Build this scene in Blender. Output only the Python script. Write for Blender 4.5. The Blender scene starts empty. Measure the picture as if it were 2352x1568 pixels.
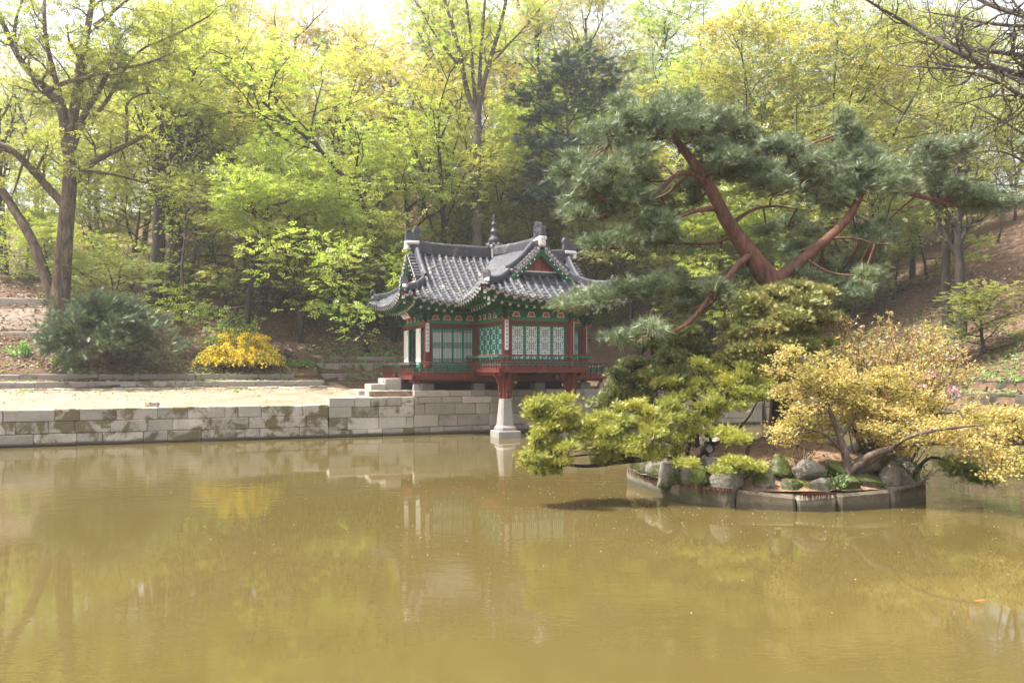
import bpy, bmesh, math, random
import numpy as np
from mathutils import Vector, Matrix
R = math.radians
rnd = random.Random(7)
C = bpy.context.scene.collection
SC = bpy.context.scene

# ------------------------------------------------------------------ camera, sky, sun, exposure
CAM_H = 2.57
cam_d = bpy.data.cameras.new('camera')
cam = bpy.data.objects.new('camera', cam_d); C.objects.link(cam)
cam.location = (0, 0, CAM_H); cam.rotation_euler = (R(90), 0, 0)
cam_d.sensor_width = 36; cam_d.lens = 28; cam_d.shift_y = 64 / 2352
cam_d.clip_end = 2000; cam_d.clip_start = 0.1
SC.camera = cam

TO_SUN = Vector((-0.48, -0.05, 0.875)).normalized()
SUN_EL = math.asin(TO_SUN.z)
SUN_AZ = math.atan2(TO_SUN.x, TO_SUN.y)          # measured from +Y towards +X
world = bpy.data.worlds.new('World'); SC.world = world; world.use_nodes = True
wn = world.node_tree.nodes; wl = world.node_tree.links
bg = wn['Background']
sky = wn.new('ShaderNodeTexSky'); sky.sky_type = 'NISHITA'; sky.sun_disc = False
sky.sun_elevation = SUN_EL; sky.sun_rotation = SUN_AZ
sky.air_density = 0.8; sky.dust_density = 9.0; sky.ozone_density = 1.0; sky.altitude = 60
thin = wn.new('ShaderNodeMix'); thin.data_type = 'RGBA'      # thin white cloud over the whole sky
thin.inputs[0].default_value = 0.5; thin.inputs[7].default_value = (4.6, 4.6, 4.55, 1)
wl.new(sky.outputs['Color'], thin.inputs[6]); wl.new(thin.outputs[2], bg.inputs['Color']); bg.inputs['Strength'].default_value = 0.15
sun_d = bpy.data.lights.new('sun', 'SUN'); sun_d.energy = 3.8; sun_d.angle = R(0.53); sun_d.color = (1.0, 0.95, 0.86)
sun = bpy.data.objects.new('sun', sun_d); C.objects.link(sun)
sun.rotation_euler = (-TO_SUN).to_track_quat('-Z', 'Y').to_euler()
SC.view_settings.view_transform = 'Standard'; SC.view_settings.look = 'None'
SC.view_settings.gamma = 1; SC.view_settings.use_curve_mapping = False
SC.view_settings.exposure = 1.6
SC.render.engine = 'CYCLES'
cy = SC.cycles
cy.use_denoising = True; cy.max_bounces = 8; cy.diffuse_bounces = 5; cy.glossy_bounces = 3
cy.transmission_bounces = 6; cy.caustics_reflective = False; cy.caustics_refractive = False
cy.sample_clamp_indirect = 6

# ------------------------------------------------------------------ frames of reference
F = 1829.0; CX = 1176.0; HY = 848.0                 # the photograph measured in a 2352 px wide copy
def at(px, py, Y):                                  # point at distance Y along a sight line
    return Vector(((px - CX) / F * Y, Y, CAM_H - (py - HY) / F * Y))
YAW = R(22); CA, SA = math.cos(YAW), math.sin(YAW)
P1 = Vector((-0.25, 30.3, 0))                       # foot of the left stone pillar: origin of the site frame
def S(x, y, z=0.0):                                 # site frame -> world
    return Vector((P1.x + x * CA - y * SA, P1.y + x * SA + y * CA, z))
def L(X, Y):
    a, b = X - P1.x, Y - P1.y
    return a * CA + b * SA, -a * SA + b * CA

# ------------------------------------------------------------------ object helpers
def link(o, parent=None):
    C.objects.link(o)
    if parent is not None: o.parent = parent
    return o
def tag(o, label=None, cat=None, group=None, kind=None):
    if label: o['label'] = label
    if cat: o['category'] = cat
    if group: o['group'] = group
    if kind: o['kind'] = kind
    return o
def thing(name, label, cat, loc=(0, 0, 0), rz=0.0, group=None):
    o = bpy.data.objects.new(name, None); o.empty_display_size = 0.3
    C.objects.link(o); o.location = loc; o.rotation_euler = (0, 0, rz)
    return tag(o, label, cat, group, 'thing' if cat else None)
def put(name, mesh, parent=None, M=None):
    o = bpy.data.objects.new(name, mesh); link(o, parent)
    if M is not None: o.matrix_basis = M
    return o
def copy_tree(o, parent=None):
    c = o.copy(); C.objects.link(c)
    if parent is not None: c.parent = parent
    for ch in list(o.children): copy_tree(ch, c)
    return c
def np_mesh(name, verts, polys, mats, smooth=False, midx=None):
    """polys: list of (m,k) integer arrays"""
    me = bpy.data.meshes.new(name)
    verts = np.asarray(verts, dtype=np.float32)
    me.vertices.add(len(verts)); me.vertices.foreach_set('co', verts.ravel())
    loops = np.concatenate([p.ravel() for p in polys]).astype(np.int32)
    tot = np.concatenate([np.full(len(p), p.shape[1], np.int32) for p in polys])
    start = np.concatenate([[0], np.cumsum(tot)[:-1]]).astype(np.int32)
    me.loops.add(len(loops)); me.loops.foreach_set('vertex_index', loops)
    me.polygons.add(len(tot)); me.polygons.foreach_set('loop_start', start); me.polygons.foreach_set('loop_total', tot)
    if midx is not None: me.polygons.foreach_set('material_index', np.asarray(midx, np.int32))
    if smooth is not False:
        sm = np.ones(len(tot), bool) if smooth is True else np.asarray(smooth, bool)
        me.polygons.foreach_set('use_smooth', sm)
    for m in (mats if isinstance(mats, (list, tuple)) else [mats]): me.materials.append(m)
    me.update(calc_edges=True)
    return me

class MB:
    """collects shapes; build() makes ONE mesh object"""
    def __init__(s): s.v = []; s.f = []; s.m = []; s.s = []
    def add(s, vs, fs, mi=0, smooth=False):
        b = len(s.v); s.v += [tuple(v) for v in vs]
        for f in fs: s.f.append(tuple(i + b for i in f)); s.m.append(mi); s.s.append(smooth)
    def box(s, lo, hi, mi=0, M=None):
        x0, y0, z0 = lo; x1, y1, z1 = hi
        vs = [Vector(p) for p in ((x0,y0,z0),(x1,y0,z0),(x1,y1,z0),(x0,y1,z0),(x0,y0,z1),(x1,y0,z1),(x1,y1,z1),(x0,y1,z1))]
        if M is not None: vs = [M @ v for v in vs]
        s.add(vs, [(3,2,1,0),(4,5,6,7),(0,1,5,4),(1,2,6,5),(2,3,7,6),(3,0,4,7)], mi)
    def cbox(s, lo, hi, c, mi=0, M=None, jit=0.0, rg=rnd):
        """box with chamfered edges and slightly uneven corners"""
        lo, hi = Vector(lo), Vector(hi); vs = []; idx = {}
        for sx in (0,1):
            for sy in (0,1):
                for sz in (0,1):
                    p = Vector((hi.x if sx else lo.x, hi.y if sy else lo.y, hi.z if sz else lo.z))
                    p += Vector([rg.uniform(-jit, jit) for _ in range(3)])
                    d = Vector((-1 if sx else 1, -1 if sy else 1, -1 if sz else 1)) * c
                    for ax in range(3):
                        q = p + d; q[ax] = p[ax]
                        idx[(sx,sy,sz,ax)] = len(vs); vs.append(M @ q if M is not None else q)
        fs = []
        for ax in range(3):
            o = [a for a in range(3) if a != ax]
            for sd in (0,1):
                f = []
                for a, b in ((0,0),(1,0),(1,1),(0,1)):
                    k = [0,0,0]; k[ax] = sd; k[o[0]] = a; k[o[1]] = b
                    f.append(idx[(k[0],k[1],k[2],ax)])
                fs.append(f)
        for ax in range(3):
            o = [a for a in range(3) if a != ax]
            for a in (0,1):
                for b in (0,1):
                    k0 = [0,0,0]; k0[o[0]] = a; k0[o[1]] = b; k1 = list(k0); k1[ax] = 1
                    fs.append([idx[(*k0,o[0])], idx[(*k1,o[0])], idx[(*k1,o[1])], idx[(*k0,o[1])]])
        for a in (0,1):
            for b in (0,1):
                for c2 in (0,1): fs.append([idx[(a,b,c2,0)], idx[(a,b,c2,1)], idx[(a,b,c2,2)]])
        s.add(vs, fs, mi)
    def tube(s, pts, rad, n=8, mi=0, cap=True, smooth=True):
        pts = [Vector(p) for p in pts]
        if not isinstance(rad, (list, tuple)): rad = [rad] * len(pts)
        vs = []; fs = []; up = None
        for i, p in enumerate(pts):
            t = (pts[min(i+1, len(pts)-1)] - pts[max(i-1, 0)]).normalized()
            if up is None: up = Vector((0,0,1)) if abs(t.z) < .9 else Vector((1,0,0))
            a = t.cross(up).normalized(); b = a.cross(t); up = b
            for k in range(n):
                th = 2*math.pi*k/n
                vs.append(p + (a*math.cos(th) + b*math.sin(th))*rad[i])
        for i in range(len(pts)-1):
            for k in range(n):
                k2 = (k+1) % n
                fs.append((i*n+k, i*n+k2, (i+1)*n+k2, (i+1)*n+k))
        s.add(vs, fs, mi, smooth)
        if cap:
            s.add(vs[:n], [tuple(range(n))], mi); s.add(vs[-n:], [tuple(reversed(range(n)))], mi)
    def lathe(s, prof, n=14, mi=0, org=(0,0,0), smooth=True):
        o = Vector(org); vs = []; fs = []
        for r, z in prof:
            for k in range(n):
                th = 2*math.pi*k/n; vs.append(o + Vector((r*math.cos(th), r*math.sin(th), z)))
        for i in range(len(prof)-1):
            for k in range(n):
                k2 = (k+1) % n; fs.append((i*n+k, i*n+k2, (i+1)*n+k2, (i+1)*n+k))
        s.add(vs, fs, mi, smooth)
        s.add(vs[-n:], [tuple(range(n))], mi); s.add(vs[:n], [tuple(reversed(range(n)))], mi)
    def prism(s, poly, y0, y1, mi=0, M=None):
        """poly in the xz plane, extruded y0..y1"""
        n = len(poly)
        vs = [Vector((x, y0, z)) for x, z in poly] + [Vector((x, y1, z)) for x, z in poly]
        if M is not None: vs = [M @ v for v in vs]
        s.add(vs, [tuple(range(n)), tuple(reversed(range(n, 2*n)))] + [(i, n+i, n+(i+1) % n, (i+1) % n) for i in range(n)], mi)
    def sweep(s, pts, prof, mi=0, up=Vector((0,0,1)), smooth=False):
        """closed profile (a sideways, b upwards) carried along pts"""
        pts = [Vector(p) for p in pts]; n = len(prof); vs = []; fs = []
        for i, p in enumerate(pts):
            t = (pts[min(i+1, len(pts)-1)] - pts[max(i-1, 0)]).normalized()
            a = t.cross(up).normalized(); b = a.cross(t).normalized()
            vs += [p + a*x + b*z for x, z in prof]
        for i in range(len(pts)-1):
            for k in range(n):
                k2 = (k+1) % n; fs.append((i*n+k, i*n+k2, (i+1)*n+k2, (i+1)*n+k))
        s.add(vs, fs, mi, smooth)
        s.add(vs[:n], [tuple(range(n))], mi); s.add(vs[-n:], [tuple(reversed(range(n)))], mi)
    def mesh(s, name, mats):
        me = bpy.data.meshes.new(name); me.from_pydata(s.v, [], s.f)
        for m in (mats if isinstance(mats, (list, tuple)) else [mats]): me.materials.append(m)
        me.polygons.foreach_set('material_index', s.m); me.polygons.foreach_set('use_smooth', s.s)
        me.update(); return me
    def build(s, name, mats, parent=None, M=None):
        return put(name, s.mesh(name, mats), parent, M)

# ------------------------------------------------------------------ materials
def new_mat(name):
    m = bpy.data.materials.new(name); m.use_nodes = True
    return m, m.node_tree.nodes, m.node_tree.links, m.node_tree.nodes['Principled BSDF']
def ramp(n, stops, interp='LINEAR'):
    r = n.new('ShaderNodeValToRGB'); r.color_ramp.interpolation = interp
    e = r.color_ramp.elements
    while len(e) < len(stops): e.new(0.5)
    for k, (p, c) in enumerate(stops):
        e[k].position = p; e[k].color = (*c, 1) if len(c) == 3 else c
    return r
def noise(n, l, scale, detail=4, rough=0.6, vec=None, dist=0.0):
    t = n.new('ShaderNodeTexNoise'); t.inputs['Scale'].default_value = scale; t.inputs['Detail'].default_value = detail
    t.inputs['Roughness'].default_value = rough; t.inputs['Distortion'].default_value = dist
    if vec is not None: l.new(vec, t.inputs['Vector'])
    return t
def mixc(n, l, fac, a, b, mode='MIX'):
    x = n.new('ShaderNodeMix'); x.data_type = 'RGBA'; x.blend_type = mode
    for sock, v in ((x.inputs[0], fac), (x.inputs[6], a), (x.inputs[7], b)):
        if isinstance(v, bpy.types.NodeSocket): l.new(v, sock)
        elif isinstance(v, (int, float)): sock.default_value = v
        else: sock.default_value = (*v, 1)
    return x.outputs[2]
def mth(n, l, op, a, b=None, clamp=False):
    x = n.new('ShaderNodeMath'); x.operation = op; x.use_clamp = clamp
    for i, v in enumerate((a, b)):
        if v is None: continue
        if isinstance(v, bpy.types.NodeSocket): l.new(v, x.inputs[i])
        else: x.inputs[i].default_value = v
    return x.outputs[0]
def worldpos(n, l):
    g = n.new('ShaderNodeNewGeometry'); return g.outputs['Position']
def surf_mat(name, c1, c2, scale=3.0, rough=0.85, bump=0.3, bscale=25.0, rand=0.0, patch=None, patch_c=None, patch_scale=1.2, patch_lo=0.55, spec=0.3, bdist=0.02, patch_world=False, tide=False):
    """two tones of one noise, a second fine noise, optional stain patches, optional change from object to object"""
    m, n, l, p = new_mat(name); pos = worldpos(n, l)
    vec = pos
    oi = n.new('ShaderNodeObjectInfo')
    t = noise(n, l, scale, 6, 0.65, vec)
    r = ramp(n, [(0.3, c1), (0.7, c2)]); l.new(t.outputs['Fac'], r.inputs['Fac'])
    col = r.outputs['Color']
    f = noise(n, l, bscale, 4, 0.7, vec)
    fr = ramp(n, [(0.25, (0.72,)*3), (0.75, (1.22,)*3)]); l.new(f.outputs['Fac'], fr.inputs['Fac'])
    col = mixc(n, l, 1.0, col, fr.outputs['Color'], 'MULTIPLY')
    if rand > 0:
        v = mth(n, l, 'MULTIPLY_ADD', oi.outputs['Random'], 2*rand); v.node.inputs[2].default_value = 1 - rand
        cr = n.new('ShaderNodeCombineColor')
        for k in range(3): l.new(v, cr.inputs[k])
        col = mixc(n, l, 1.0, col, cr.outputs[0], 'MULTIPLY')
    if patch_c is not None:
        off = n.new('ShaderNodeVectorMath'); off.operation = 'ADD'; l.new(vec, off.inputs[0])
        cv = n.new('ShaderNodeCombineXYZ'); rr = mth(n, l, 'MULTIPLY', oi.outputs['Random'], 37.0)
        for k in range(0 if patch_world else 3): l.new(rr, cv.inputs[k])
        l.new(cv.outputs[0], off.inputs[1])
        pt = noise(n, l, patch_scale, 8, 0.7, off.outputs[0], 0.4)
        pr = ramp(n, [(patch_lo, (0,0,0)), (patch_lo + 0.08, (1,1,1))]); l.new(pt.outputs['Fac'], pr.inputs['Fac'])
        col = mixc(n, l, pr.outputs['Color'], col, mixc(n, l, f.outputs['Fac'], tuple(x*0.6 for x in patch_c), tuple(x*1.35 for x in patch_c)))
    if tide:                                              # wet, algae stained stone just above the water
        sp = n.new('ShaderNodeSeparateXYZ'); l.new(vec, sp.inputs[0])
        zz = mth(n, l, 'MULTIPLY_ADD', t.outputs['Fac'], -.16); l.new(sp.outputs['Z'], zz.node.inputs[2])
        tr = ramp(n, [(.0, (1,1,1)), (.07, (0,0,0))]); l.new(zz, tr.inputs['Fac'])
        col = mixc(n, l, tr.outputs['Color'], col, (.075,.068,.045))
    l.new(col, p.inputs['Base Color']); p.inputs['Roughness'].default_value = rough
    p.inputs['Specular IOR Level'].default_value = spec
    if bump > 0:
        b = n.new('ShaderNodeBump'); b.inputs['Strength'].default_value = bump; b.inputs['Distance'].default_value = bdist
        l.new(f.outputs['Fac'], b.inputs['Height']); l.new(b.outputs['Normal'], p.inputs['Normal'])
    return m
def leaf_mat(name, cols, trans=0.45, scale=0.5, gloss=0.06, rand=0.12):
    """thin leaves: diffuse + light passing through; tone changes from leaf to leaf and clump to clump"""
    m, n, l, p = new_mat(name); n.remove(p)
    out = n['Material Output']; g = n.new('ShaderNodeNewGeometry')
    oi = n.new('ShaderNodeObjectInfo')
    t = noise(n, l, scale, 3, 0.6, g.outputs['Position'])
    v = mth(n, l, 'MULTIPLY_ADD', g.outputs['Random Per Island'], 0.5)
    tt = mth(n, l, 'MULTIPLY_ADD', t.outputs['Fac'], 1.1); tt.node.inputs[2].default_value = -0.3
    l.new(tt, v.node.inputs[2])
    k = len(cols)
    r = ramp(n, [(0.12 + 0.76*i/(k-1), c) for i, c in enumerate(cols)]); l.new(v, r.inputs['Fac'])
    hs = n.new('ShaderNodeHueSaturation'); l.new(r.outputs['Color'], hs.inputs['Color'])
    hv = mth(n, l, 'MULTIPLY_ADD', oi.outputs['Random'], 2*rand); hv.node.inputs[2].default_value = 1 - rand
    l.new(hv, hs.inputs['Value'])
    hh = mth(n, l, 'MULTIPLY_ADD', oi.outputs['Random'], 0.03); hh.node.inputs[2].default_value = 0.485
    l.new(hh, hs.inputs['Hue'])
    d = n.new('ShaderNodeBsdfDiffuse'); tr = n.new('ShaderNodeBsdfTranslucent'); gl = n.new('ShaderNodeBsdfGlossy')
    gl.inputs['Roughness'].default_value = 0.5
    l.new(hs.outputs['Color'], d.inputs['Color']); l.new(hs.outputs['Color'], tr.inputs['Color'])
    a = n.new('ShaderNodeMixShader'); a.inputs[0].default_value = trans
    l.new(d.outputs[0], a.inputs[1]); l.new(tr.outputs[0], a.inputs[2])
    b = n.new('ShaderNodeMixShader'); b.inputs[0].default_value = gloss
    l.new(a.outputs[0], b.inputs[1]); l.new(gl.outputs[0], b.inputs[2])
    l.new(b.outputs[0], out.inputs['Surface'])
    return m
def bark_mat(name, c1, c2, scale=4.0, rough=0.9):
    m, n, l, p = new_mat(name); pos = worldpos(n, l)
    mp = n.new('ShaderNodeMapping'); mp.inputs['Scale'].default_value = (1, 1, 0.22); l.new(pos, mp.inputs['Vector'])
    t = noise(n, l, scale*3, 6, 0.7, mp.outputs[0], 0.6); t2 = noise(n, l, scale*0.3, 3, 0.6, pos)
    r = ramp(n, [(0.32, c1), (0.68, c2)]); l.new(t.outputs['Fac'], r.inputs['Fac'])
    r2 = ramp(n, [(0.3, (0.65,)*3), (0.7, (1.25,)*3)]); l.new(t2.outputs['Fac'], r2.inputs['Fac'])
    l.new(mixc(n, l, 1.0, r.outputs['Color'], r2.outputs['Color'], 'MULTIPLY'), p.inputs['Base Color'])
    p.inputs['Roughness'].default_value = rough; p.inputs['Specular IOR Level'].default_value = 0.2
    b = n.new('ShaderNodeBump'); b.inputs['Strength'].default_value = 0.8; b.inputs['Distance'].default_value = 0.03
    l.new(t.outputs['Fac'], b.inputs['Height']); l.new(b.outputs['Normal'], p.inputs['Normal'])
    return m
def plain(name, c, rough=0.6, spec=0.3, metal=0.0):
    m, n, l, p = new_mat(name)
    p.inputs['Base Color'].default_value = (*c, 1); p.inputs['Roughness'].default_value = rough
    p.inputs['Specular IOR Level'].default_value = spec; p.inputs['Metallic'].default_value = metal
    return m

M_tile = surf_mat('slate_roof_tile', (0.030,0.034,0.046), (0.068,0.072,0.090), 5, 0.62, 0.25, 30, rand=0.28, patch_c=(0.23,0.21,0.185), patch_scale=2.2, patch_lo=0.56, spec=0.45)
M_pan = surf_mat('grey_pan_tile', (0.045,0.048,0.058), (0.095,0.098,0.108), 3, 0.75, 0.3, 30, patch_c=(0.25,0.235,0.21), patch_scale=1.7, patch_lo=0.55)
M_tileend = surf_mat('pale_tile_end', (0.34,0.33,0.325), (0.50,0.485,0.47), 9, 0.8, 0.9, 38, rand=0.15, bdist=0.03)
M_mortar = surf_mat('white_lime_mortar', (0.62,0.6,0.58), (0.78,0.76,0.74), 4, 0.9, 0.3, 20)
M_red = surf_mat('red_painted_wood', (0.115,0.025,0.020), (0.165,0.036,0.028), 3, 0.6, 0.15, 40, patch_c=(0.30,0.14,0.11), patch_scale=5, patch_lo=0.7)
M_redb = surf_mat('brick_red_board', (0.26,0.053,0.040), (0.33,0.072,0.054), 3, 0.65, 0.1, 40)
M_orange = plain('orange_paint', (0.45,0.12,0.06), 0.6)
M_green = surf_mat('dark_green_paint', (0.012,0.085,0.045), (0.02,0.13,0.07), 4, 0.55, 0.1, 40)
M_green2 = surf_mat('bright_green_paint', (0.03,0.17,0.07), (0.05,0.24,0.10), 4, 0.55, 0.1, 40)
M_teal = surf_mat('teal_door_paint', (0.012,0.17,0.12), (0.02,0.23,0.165), 4, 0.5, 0.1, 40)
M_teald = plain('dark_teal_lattice', (0.012,0.10,0.085), 0.55)
M_paper = surf_mat('white_door_paper', (0.74,0.73,0.72), (0.82,0.81,0.80), 2, 0.9, 0.05, 30)
M_white = plain('white_board', (0.80,0.78,0.76), 0.7)
M_ink = plain('indigo_ink', (0.05,0.04,0.22), 0.7)
M_black = plain('black_ink', (0.015,0.012,0.012), 0.6)
M_dark = plain('dark_wood_and_shade', (0.03,0.025,0.022), 0.8)  # dark wood; also paints the shade below the floor
M_iron = plain('black_iron', (0.02,0.02,0.022), 0.5)
M_granite = surf_mat('grey_granite', (0.31,0.28,0.245), (0.46,0.425,0.38), 1.1, 0.9, 0.5, 28, rand=0.24, patch_c=(0.10,0.088,0.06), patch_scale=1.0, patch_lo=0.585, tide=True)
M_granite_moss = surf_mat('mossy_granite', (0.29,0.26,0.22), (0.47,0.435,0.39), 1.2, 0.95, 0.6, 26, rand=0.24, patch_c=(0.145,0.12,0.065), patch_scale=1.5, patch_lo=0.475, patch_world=True, tide=True)
M_granite_tan = surf_mat('tan_granite', (0.26,0.225,0.185), (0.38,0.34,0.295), 0.9, 0.9, 0.45, 30, rand=0.22, patch_c=(0.17,0.155,0.145), patch_scale=0.7, patch_lo=0.6, tide=True)
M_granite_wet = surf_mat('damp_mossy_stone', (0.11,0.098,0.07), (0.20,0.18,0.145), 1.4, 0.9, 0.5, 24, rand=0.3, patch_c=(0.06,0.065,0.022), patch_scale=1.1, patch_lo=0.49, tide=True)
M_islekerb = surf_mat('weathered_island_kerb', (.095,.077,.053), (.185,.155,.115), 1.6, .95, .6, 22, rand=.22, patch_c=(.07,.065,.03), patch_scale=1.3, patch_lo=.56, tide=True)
M_terrace = surf_mat('mossy_terrace_stone', (.19,.17,.135), (.32,.295,.25), 1.3, .95, .5, 24, rand=.22, patch_c=(.11,.105,.045), patch_scale=1.2, patch_lo=.52)  # grey brown stone with moss patches
M_bank = surf_mat('dark_bank_stone', (.05,.045,.033), (.115,.103,.082), 1.4, .95, .5, 24, rand=.3, patch_c=(.035,.042,.014), patch_scale=1.1, patch_lo=.5)
M_pillar = surf_mat('pale_pillar_stone', (0.24,0.225,0.205), (0.33,0.312,0.29), 2.2, 0.85, 0.3, 35)
M_rock = surf_mat('mossy_field_rock', (0.11,0.10,0.08), (0.27,0.25,0.22), 1.7, 0.95, 0.8, 14, rand=0.3, patch_c=(0.06,0.075,0.015), patch_scale=1.0, patch_lo=0.48, bdist=0.05)
M_redmoss = surf_mat('dry_red_roots', (0.05,0.016,0.012), (0.12,0.045,0.032), 8, 1.0, 0.4, 30)

# ------------------------------------------------------------------ terrain
POND = (-20.5, 14.0, -26.5, 2.25)                   # x0, x1, y0, y1 in the site frame
ISL = Vector((5.65, 17.5, 0)); ISL_R = 3.12
_D  = [0, .5, 6.74, 6.76, 7.94, 7.96]
ZL = (_D + [12.5, 17, 25, 45, 70, 300], [1.20, 1.24, 1.80, 2.04, 2.10, 2.34, 4.3, 6.1, 8.6, 15.5, 18, 19])
ZM = (_D + [12, 20, 45, 70, 300],       [1.20, 1.24, 1.80, 2.04, 2.10, 2.34, 3.4, 6.6, 17.0, 19.5, 20])
ZR = ([0, .5, 8.94, 8.96, 10.14, 10.16, 11.24, 11.26, 13, 22, 45, 70, 300],
      [1.46, 1.48, 1.95, 2.32, 2.45, 2.85, 2.96, 3.26, 3.7, 7.8, 18.0, 20, 21])
ZE = ([0, .5, 1.4, 1.42, 2.6, 2.62, 4, 12, 25, 45, 70, 300], [1.12, 1.2, 1.3, 1.66, 1.8, 2.14, 2.6, 6.3, 12.8, 18, 20, 21])
def sstep(a, b, x):
    t = np.clip((x - a)/(b - a), 0, 1); return t*t*(3 - 2*t)
def bumps(x, y):
    return (np.sin(x*.37 + 1.3*np.sin(y*.21)) * np.sin(y*.31 + .7) * .5 + np.sin(x*.83 + y*.57)*.22 + np.sin(x*1.9 - y*1.4 + 2)*.08)
def terrain(lx, ly):
    lx = np.asarray(lx, float); ly = np.asarray(ly, float)
    dy = ly - POND[3]; dx = lx - POND[1]
    zl = np.interp(dy, *ZL); zm = np.interp(dy, *ZM); zr = np.interp(dy, *ZR)
    w = sstep(-15.5, -11.0, lx); south = zl*(1 - w) + zm*w
    south = np.where(lx < -5.55, south, np.where(lx > -5.45, zr, zm))
    plat = (lx > -4.6) & (lx < 9.0) & (dy > .25) & (dy < 8.5)
    south = np.where(plat, np.maximum(south, 1.71), south)
    south = np.where((lx > -2.95) & (dy >= 0) & (dy <= .3), 1.70, south)
    south = south + 3.6*sstep(3, 12, lx)*sstep(9, 20, dy) + 3.0*sstep(11, 20, lx)*sstep(3, 12, dy)
    # beyond the right end the hill leans over to the east bank
    south = south + bumps(lx, ly) * sstep(8, 16, dy) * .8
    east = np.interp(dx, *ZE) + bumps(lx, ly)*sstep(4, 10, dx)*.7
    z = np.full(np.broadcast(lx, ly).shape, 1.0)
    west = 1.2 + np.clip(POND[0] - lx, 0, 60)*.06
    z = np.where(lx < POND[0], west, z)
    z = np.where(dy >= 0, south, z)
    z = np.where(dx >= 0, np.where(dy >= 0, np.maximum(south, east), east), z)
    inside = (lx > POND[0]) & (lx < POND[1]) & (ly > POND[2]) & (ly < POND[3])
    return np.where(inside, -0.9, z)
def gz(X, Y):
    a = L(X, Y); d = math.hypot(X - ISL.x, Y - ISL.y)
    if d < ISL_R - .2: return mound(d, math.atan2(Y - ISL.y, X - ISL.x))
    return float(terrain(a[0], a[1]))
def mound(r, th=0.0):
    return .33 + .72*max(0, 1 - (r/2.85)**2) + .03*math.sin(5*th + 3*r)
def hit(px, py, y0=26.0, y1=95.0):
    """where a sight line meets the ground"""
    Y = y0
    while Y < y1:
        p = at(px, py, Y)
        if p.z <= gz(p.x, p.y): return p
        Y += .1
    return at(px, py, y1)
def on_ground(px, Y):
    X = (px - CX)/F*Y; return Vector((X, Y, gz(X, Y)))

def lines(lo, hi, fine_lo, fine_hi, step, extra):
    a = list(np.arange(fine_lo, fine_hi + 1e-6, step)); g = step
    v = fine_hi
    while v < hi: g *= 1.35; v += g; a.append(v)
    v = fine_lo; g = step
    while v > lo: g *= 1.35; v -= g; a.append(v)
    for e in extra: a += [e - .006, e + .006]
    a = sorted(a); out = [a[0]]
    for v in a[1:]:
        if v - out[-1] > .004: out.append(v)
    return np.array(out)
gx = lines(-320, 320, -32, 34, .6, [POND[0] - .3, POND[1] + .3, -5.5, -4.6, 9.0, -2.95, POND[1] + 1.41, POND[1] + 2.61])
gy = lines(-320, 330, -30, 60, .6, [POND[2] - .3, POND[3] + .3] + [POND[3] + v for v in (6.75, 7.95, 8.95, 10.15, 11.25)])
def drape(name, gx, gy, off, mat, keep=None, smooth=True):
    LX, LY = np.meshgrid(gx, gy, indexing='ij')
    ax = np.where((LX > POND[0] - .3) & (LX < POND[0]), POND[0] + .01, np.where((LX < POND[1] + .3) & (LX > POND[1]), POND[1] - .01, LX))
    ay = np.where((LY > POND[2] - .3) & (LY < POND[2]), POND[2] + .01, np.where((LY < POND[3] + .3) & (LY > POND[3]), POND[3] - .01, LY))
    Z = terrain(ax, ay) + off
    X = P1.x + LX*CA - LY*SA; Y = P1.y + LX*SA + LY*CA
    nx, ny = LX.shape
    idx = np.arange(nx*ny).reshape(nx, ny)
    q = np.stack([idx[:-1,:-1], idx[1:,:-1], idx[1:,1:], idx[:-1,1:]], -1).reshape(-1, 4)
    if keep is not None:
        cx = (LX[:-1,:-1] + LX[1:,1:])/2; cyy = (LY[:-1,:-1] + LY[1:,1:])/2
        q = q[keep(cx, cyy).ravel()]
    me = np_mesh(name, np.stack([X, Y, Z], -1).reshape(-1, 3), [q], mat, smooth)
    return put(name, me)

def ground_mat():
    m, n, l, p = new_mat('leaf_litter_soil'); pos = worldpos(n, l)
    a = noise(n, l, 0.35, 5, .6, pos); b = noise(n, l, 7, 6, .75, pos); c = noise(n, l, 1.3, 5, .7, pos, .5)
    r = ramp(n, [(.3, (.07,.046,.031)), (.55, (.125,.087,.062)), (.75, (.22,.165,.125))]); l.new(b.outputs['Fac'], r.inputs['Fac'])
    r2 = ramp(n, [(.38, (.8,.75,.7)), (.65, (1.25,1.15,1.1))]); l.new(a.outputs['Fac'], r2.inputs['Fac'])
    col = mixc(n, l, 1.0, r.outputs['Color'], r2.outputs['Color'], 'MULTIPLY')
    g = ramp(n, [(.60, (0,0,0)), (.72, (.8,.8,.8))]); l.new(c.outputs['Fac'], g.inputs['Fac'])
    col = mixc(n, l, g.outputs['Color'], col, (.075,.085,.028))
    l.new(col, p.inputs['Base Color']); p.inputs['Roughness'].default_value = 1; p.inputs['Specular IOR Level'].default_value = .1
    bu = n.new('ShaderNodeBump'); bu.inputs['Strength'].default_value = .9; bu.inputs['Distance'].default_value = .06
    l.new(b.outputs['Fac'], bu.inputs['Height']); l.new(bu.outputs['Normal'], p.inputs['Normal'])
    return m
M_ground = ground_mat()
M_sand = surf_mat('pale_packed_sand', (.185,.14,.095), (.31,.25,.185), 1.1, .95, .5, 9, patch_c=(.17,.135,.095), patch_scale=.55, patch_lo=.55)
M_mound = surf_mat('island_soil', (.16,.10,.06), (.30,.20,.125), 5, 1, .8, 20, patch_c=(.13,.12,.03), patch_scale=.9, patch_lo=.55)
tag(drape('ground', gx, gy, 0, M_ground, smooth=False), kind='structure')
_px = np.sort(np.concatenate([np.arange(-34, -2.9, .55), [-5.506, -5.494, -4.63]]))
_py = np.arange(POND[3] + .3, POND[3] + 9.0, .42)
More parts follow.
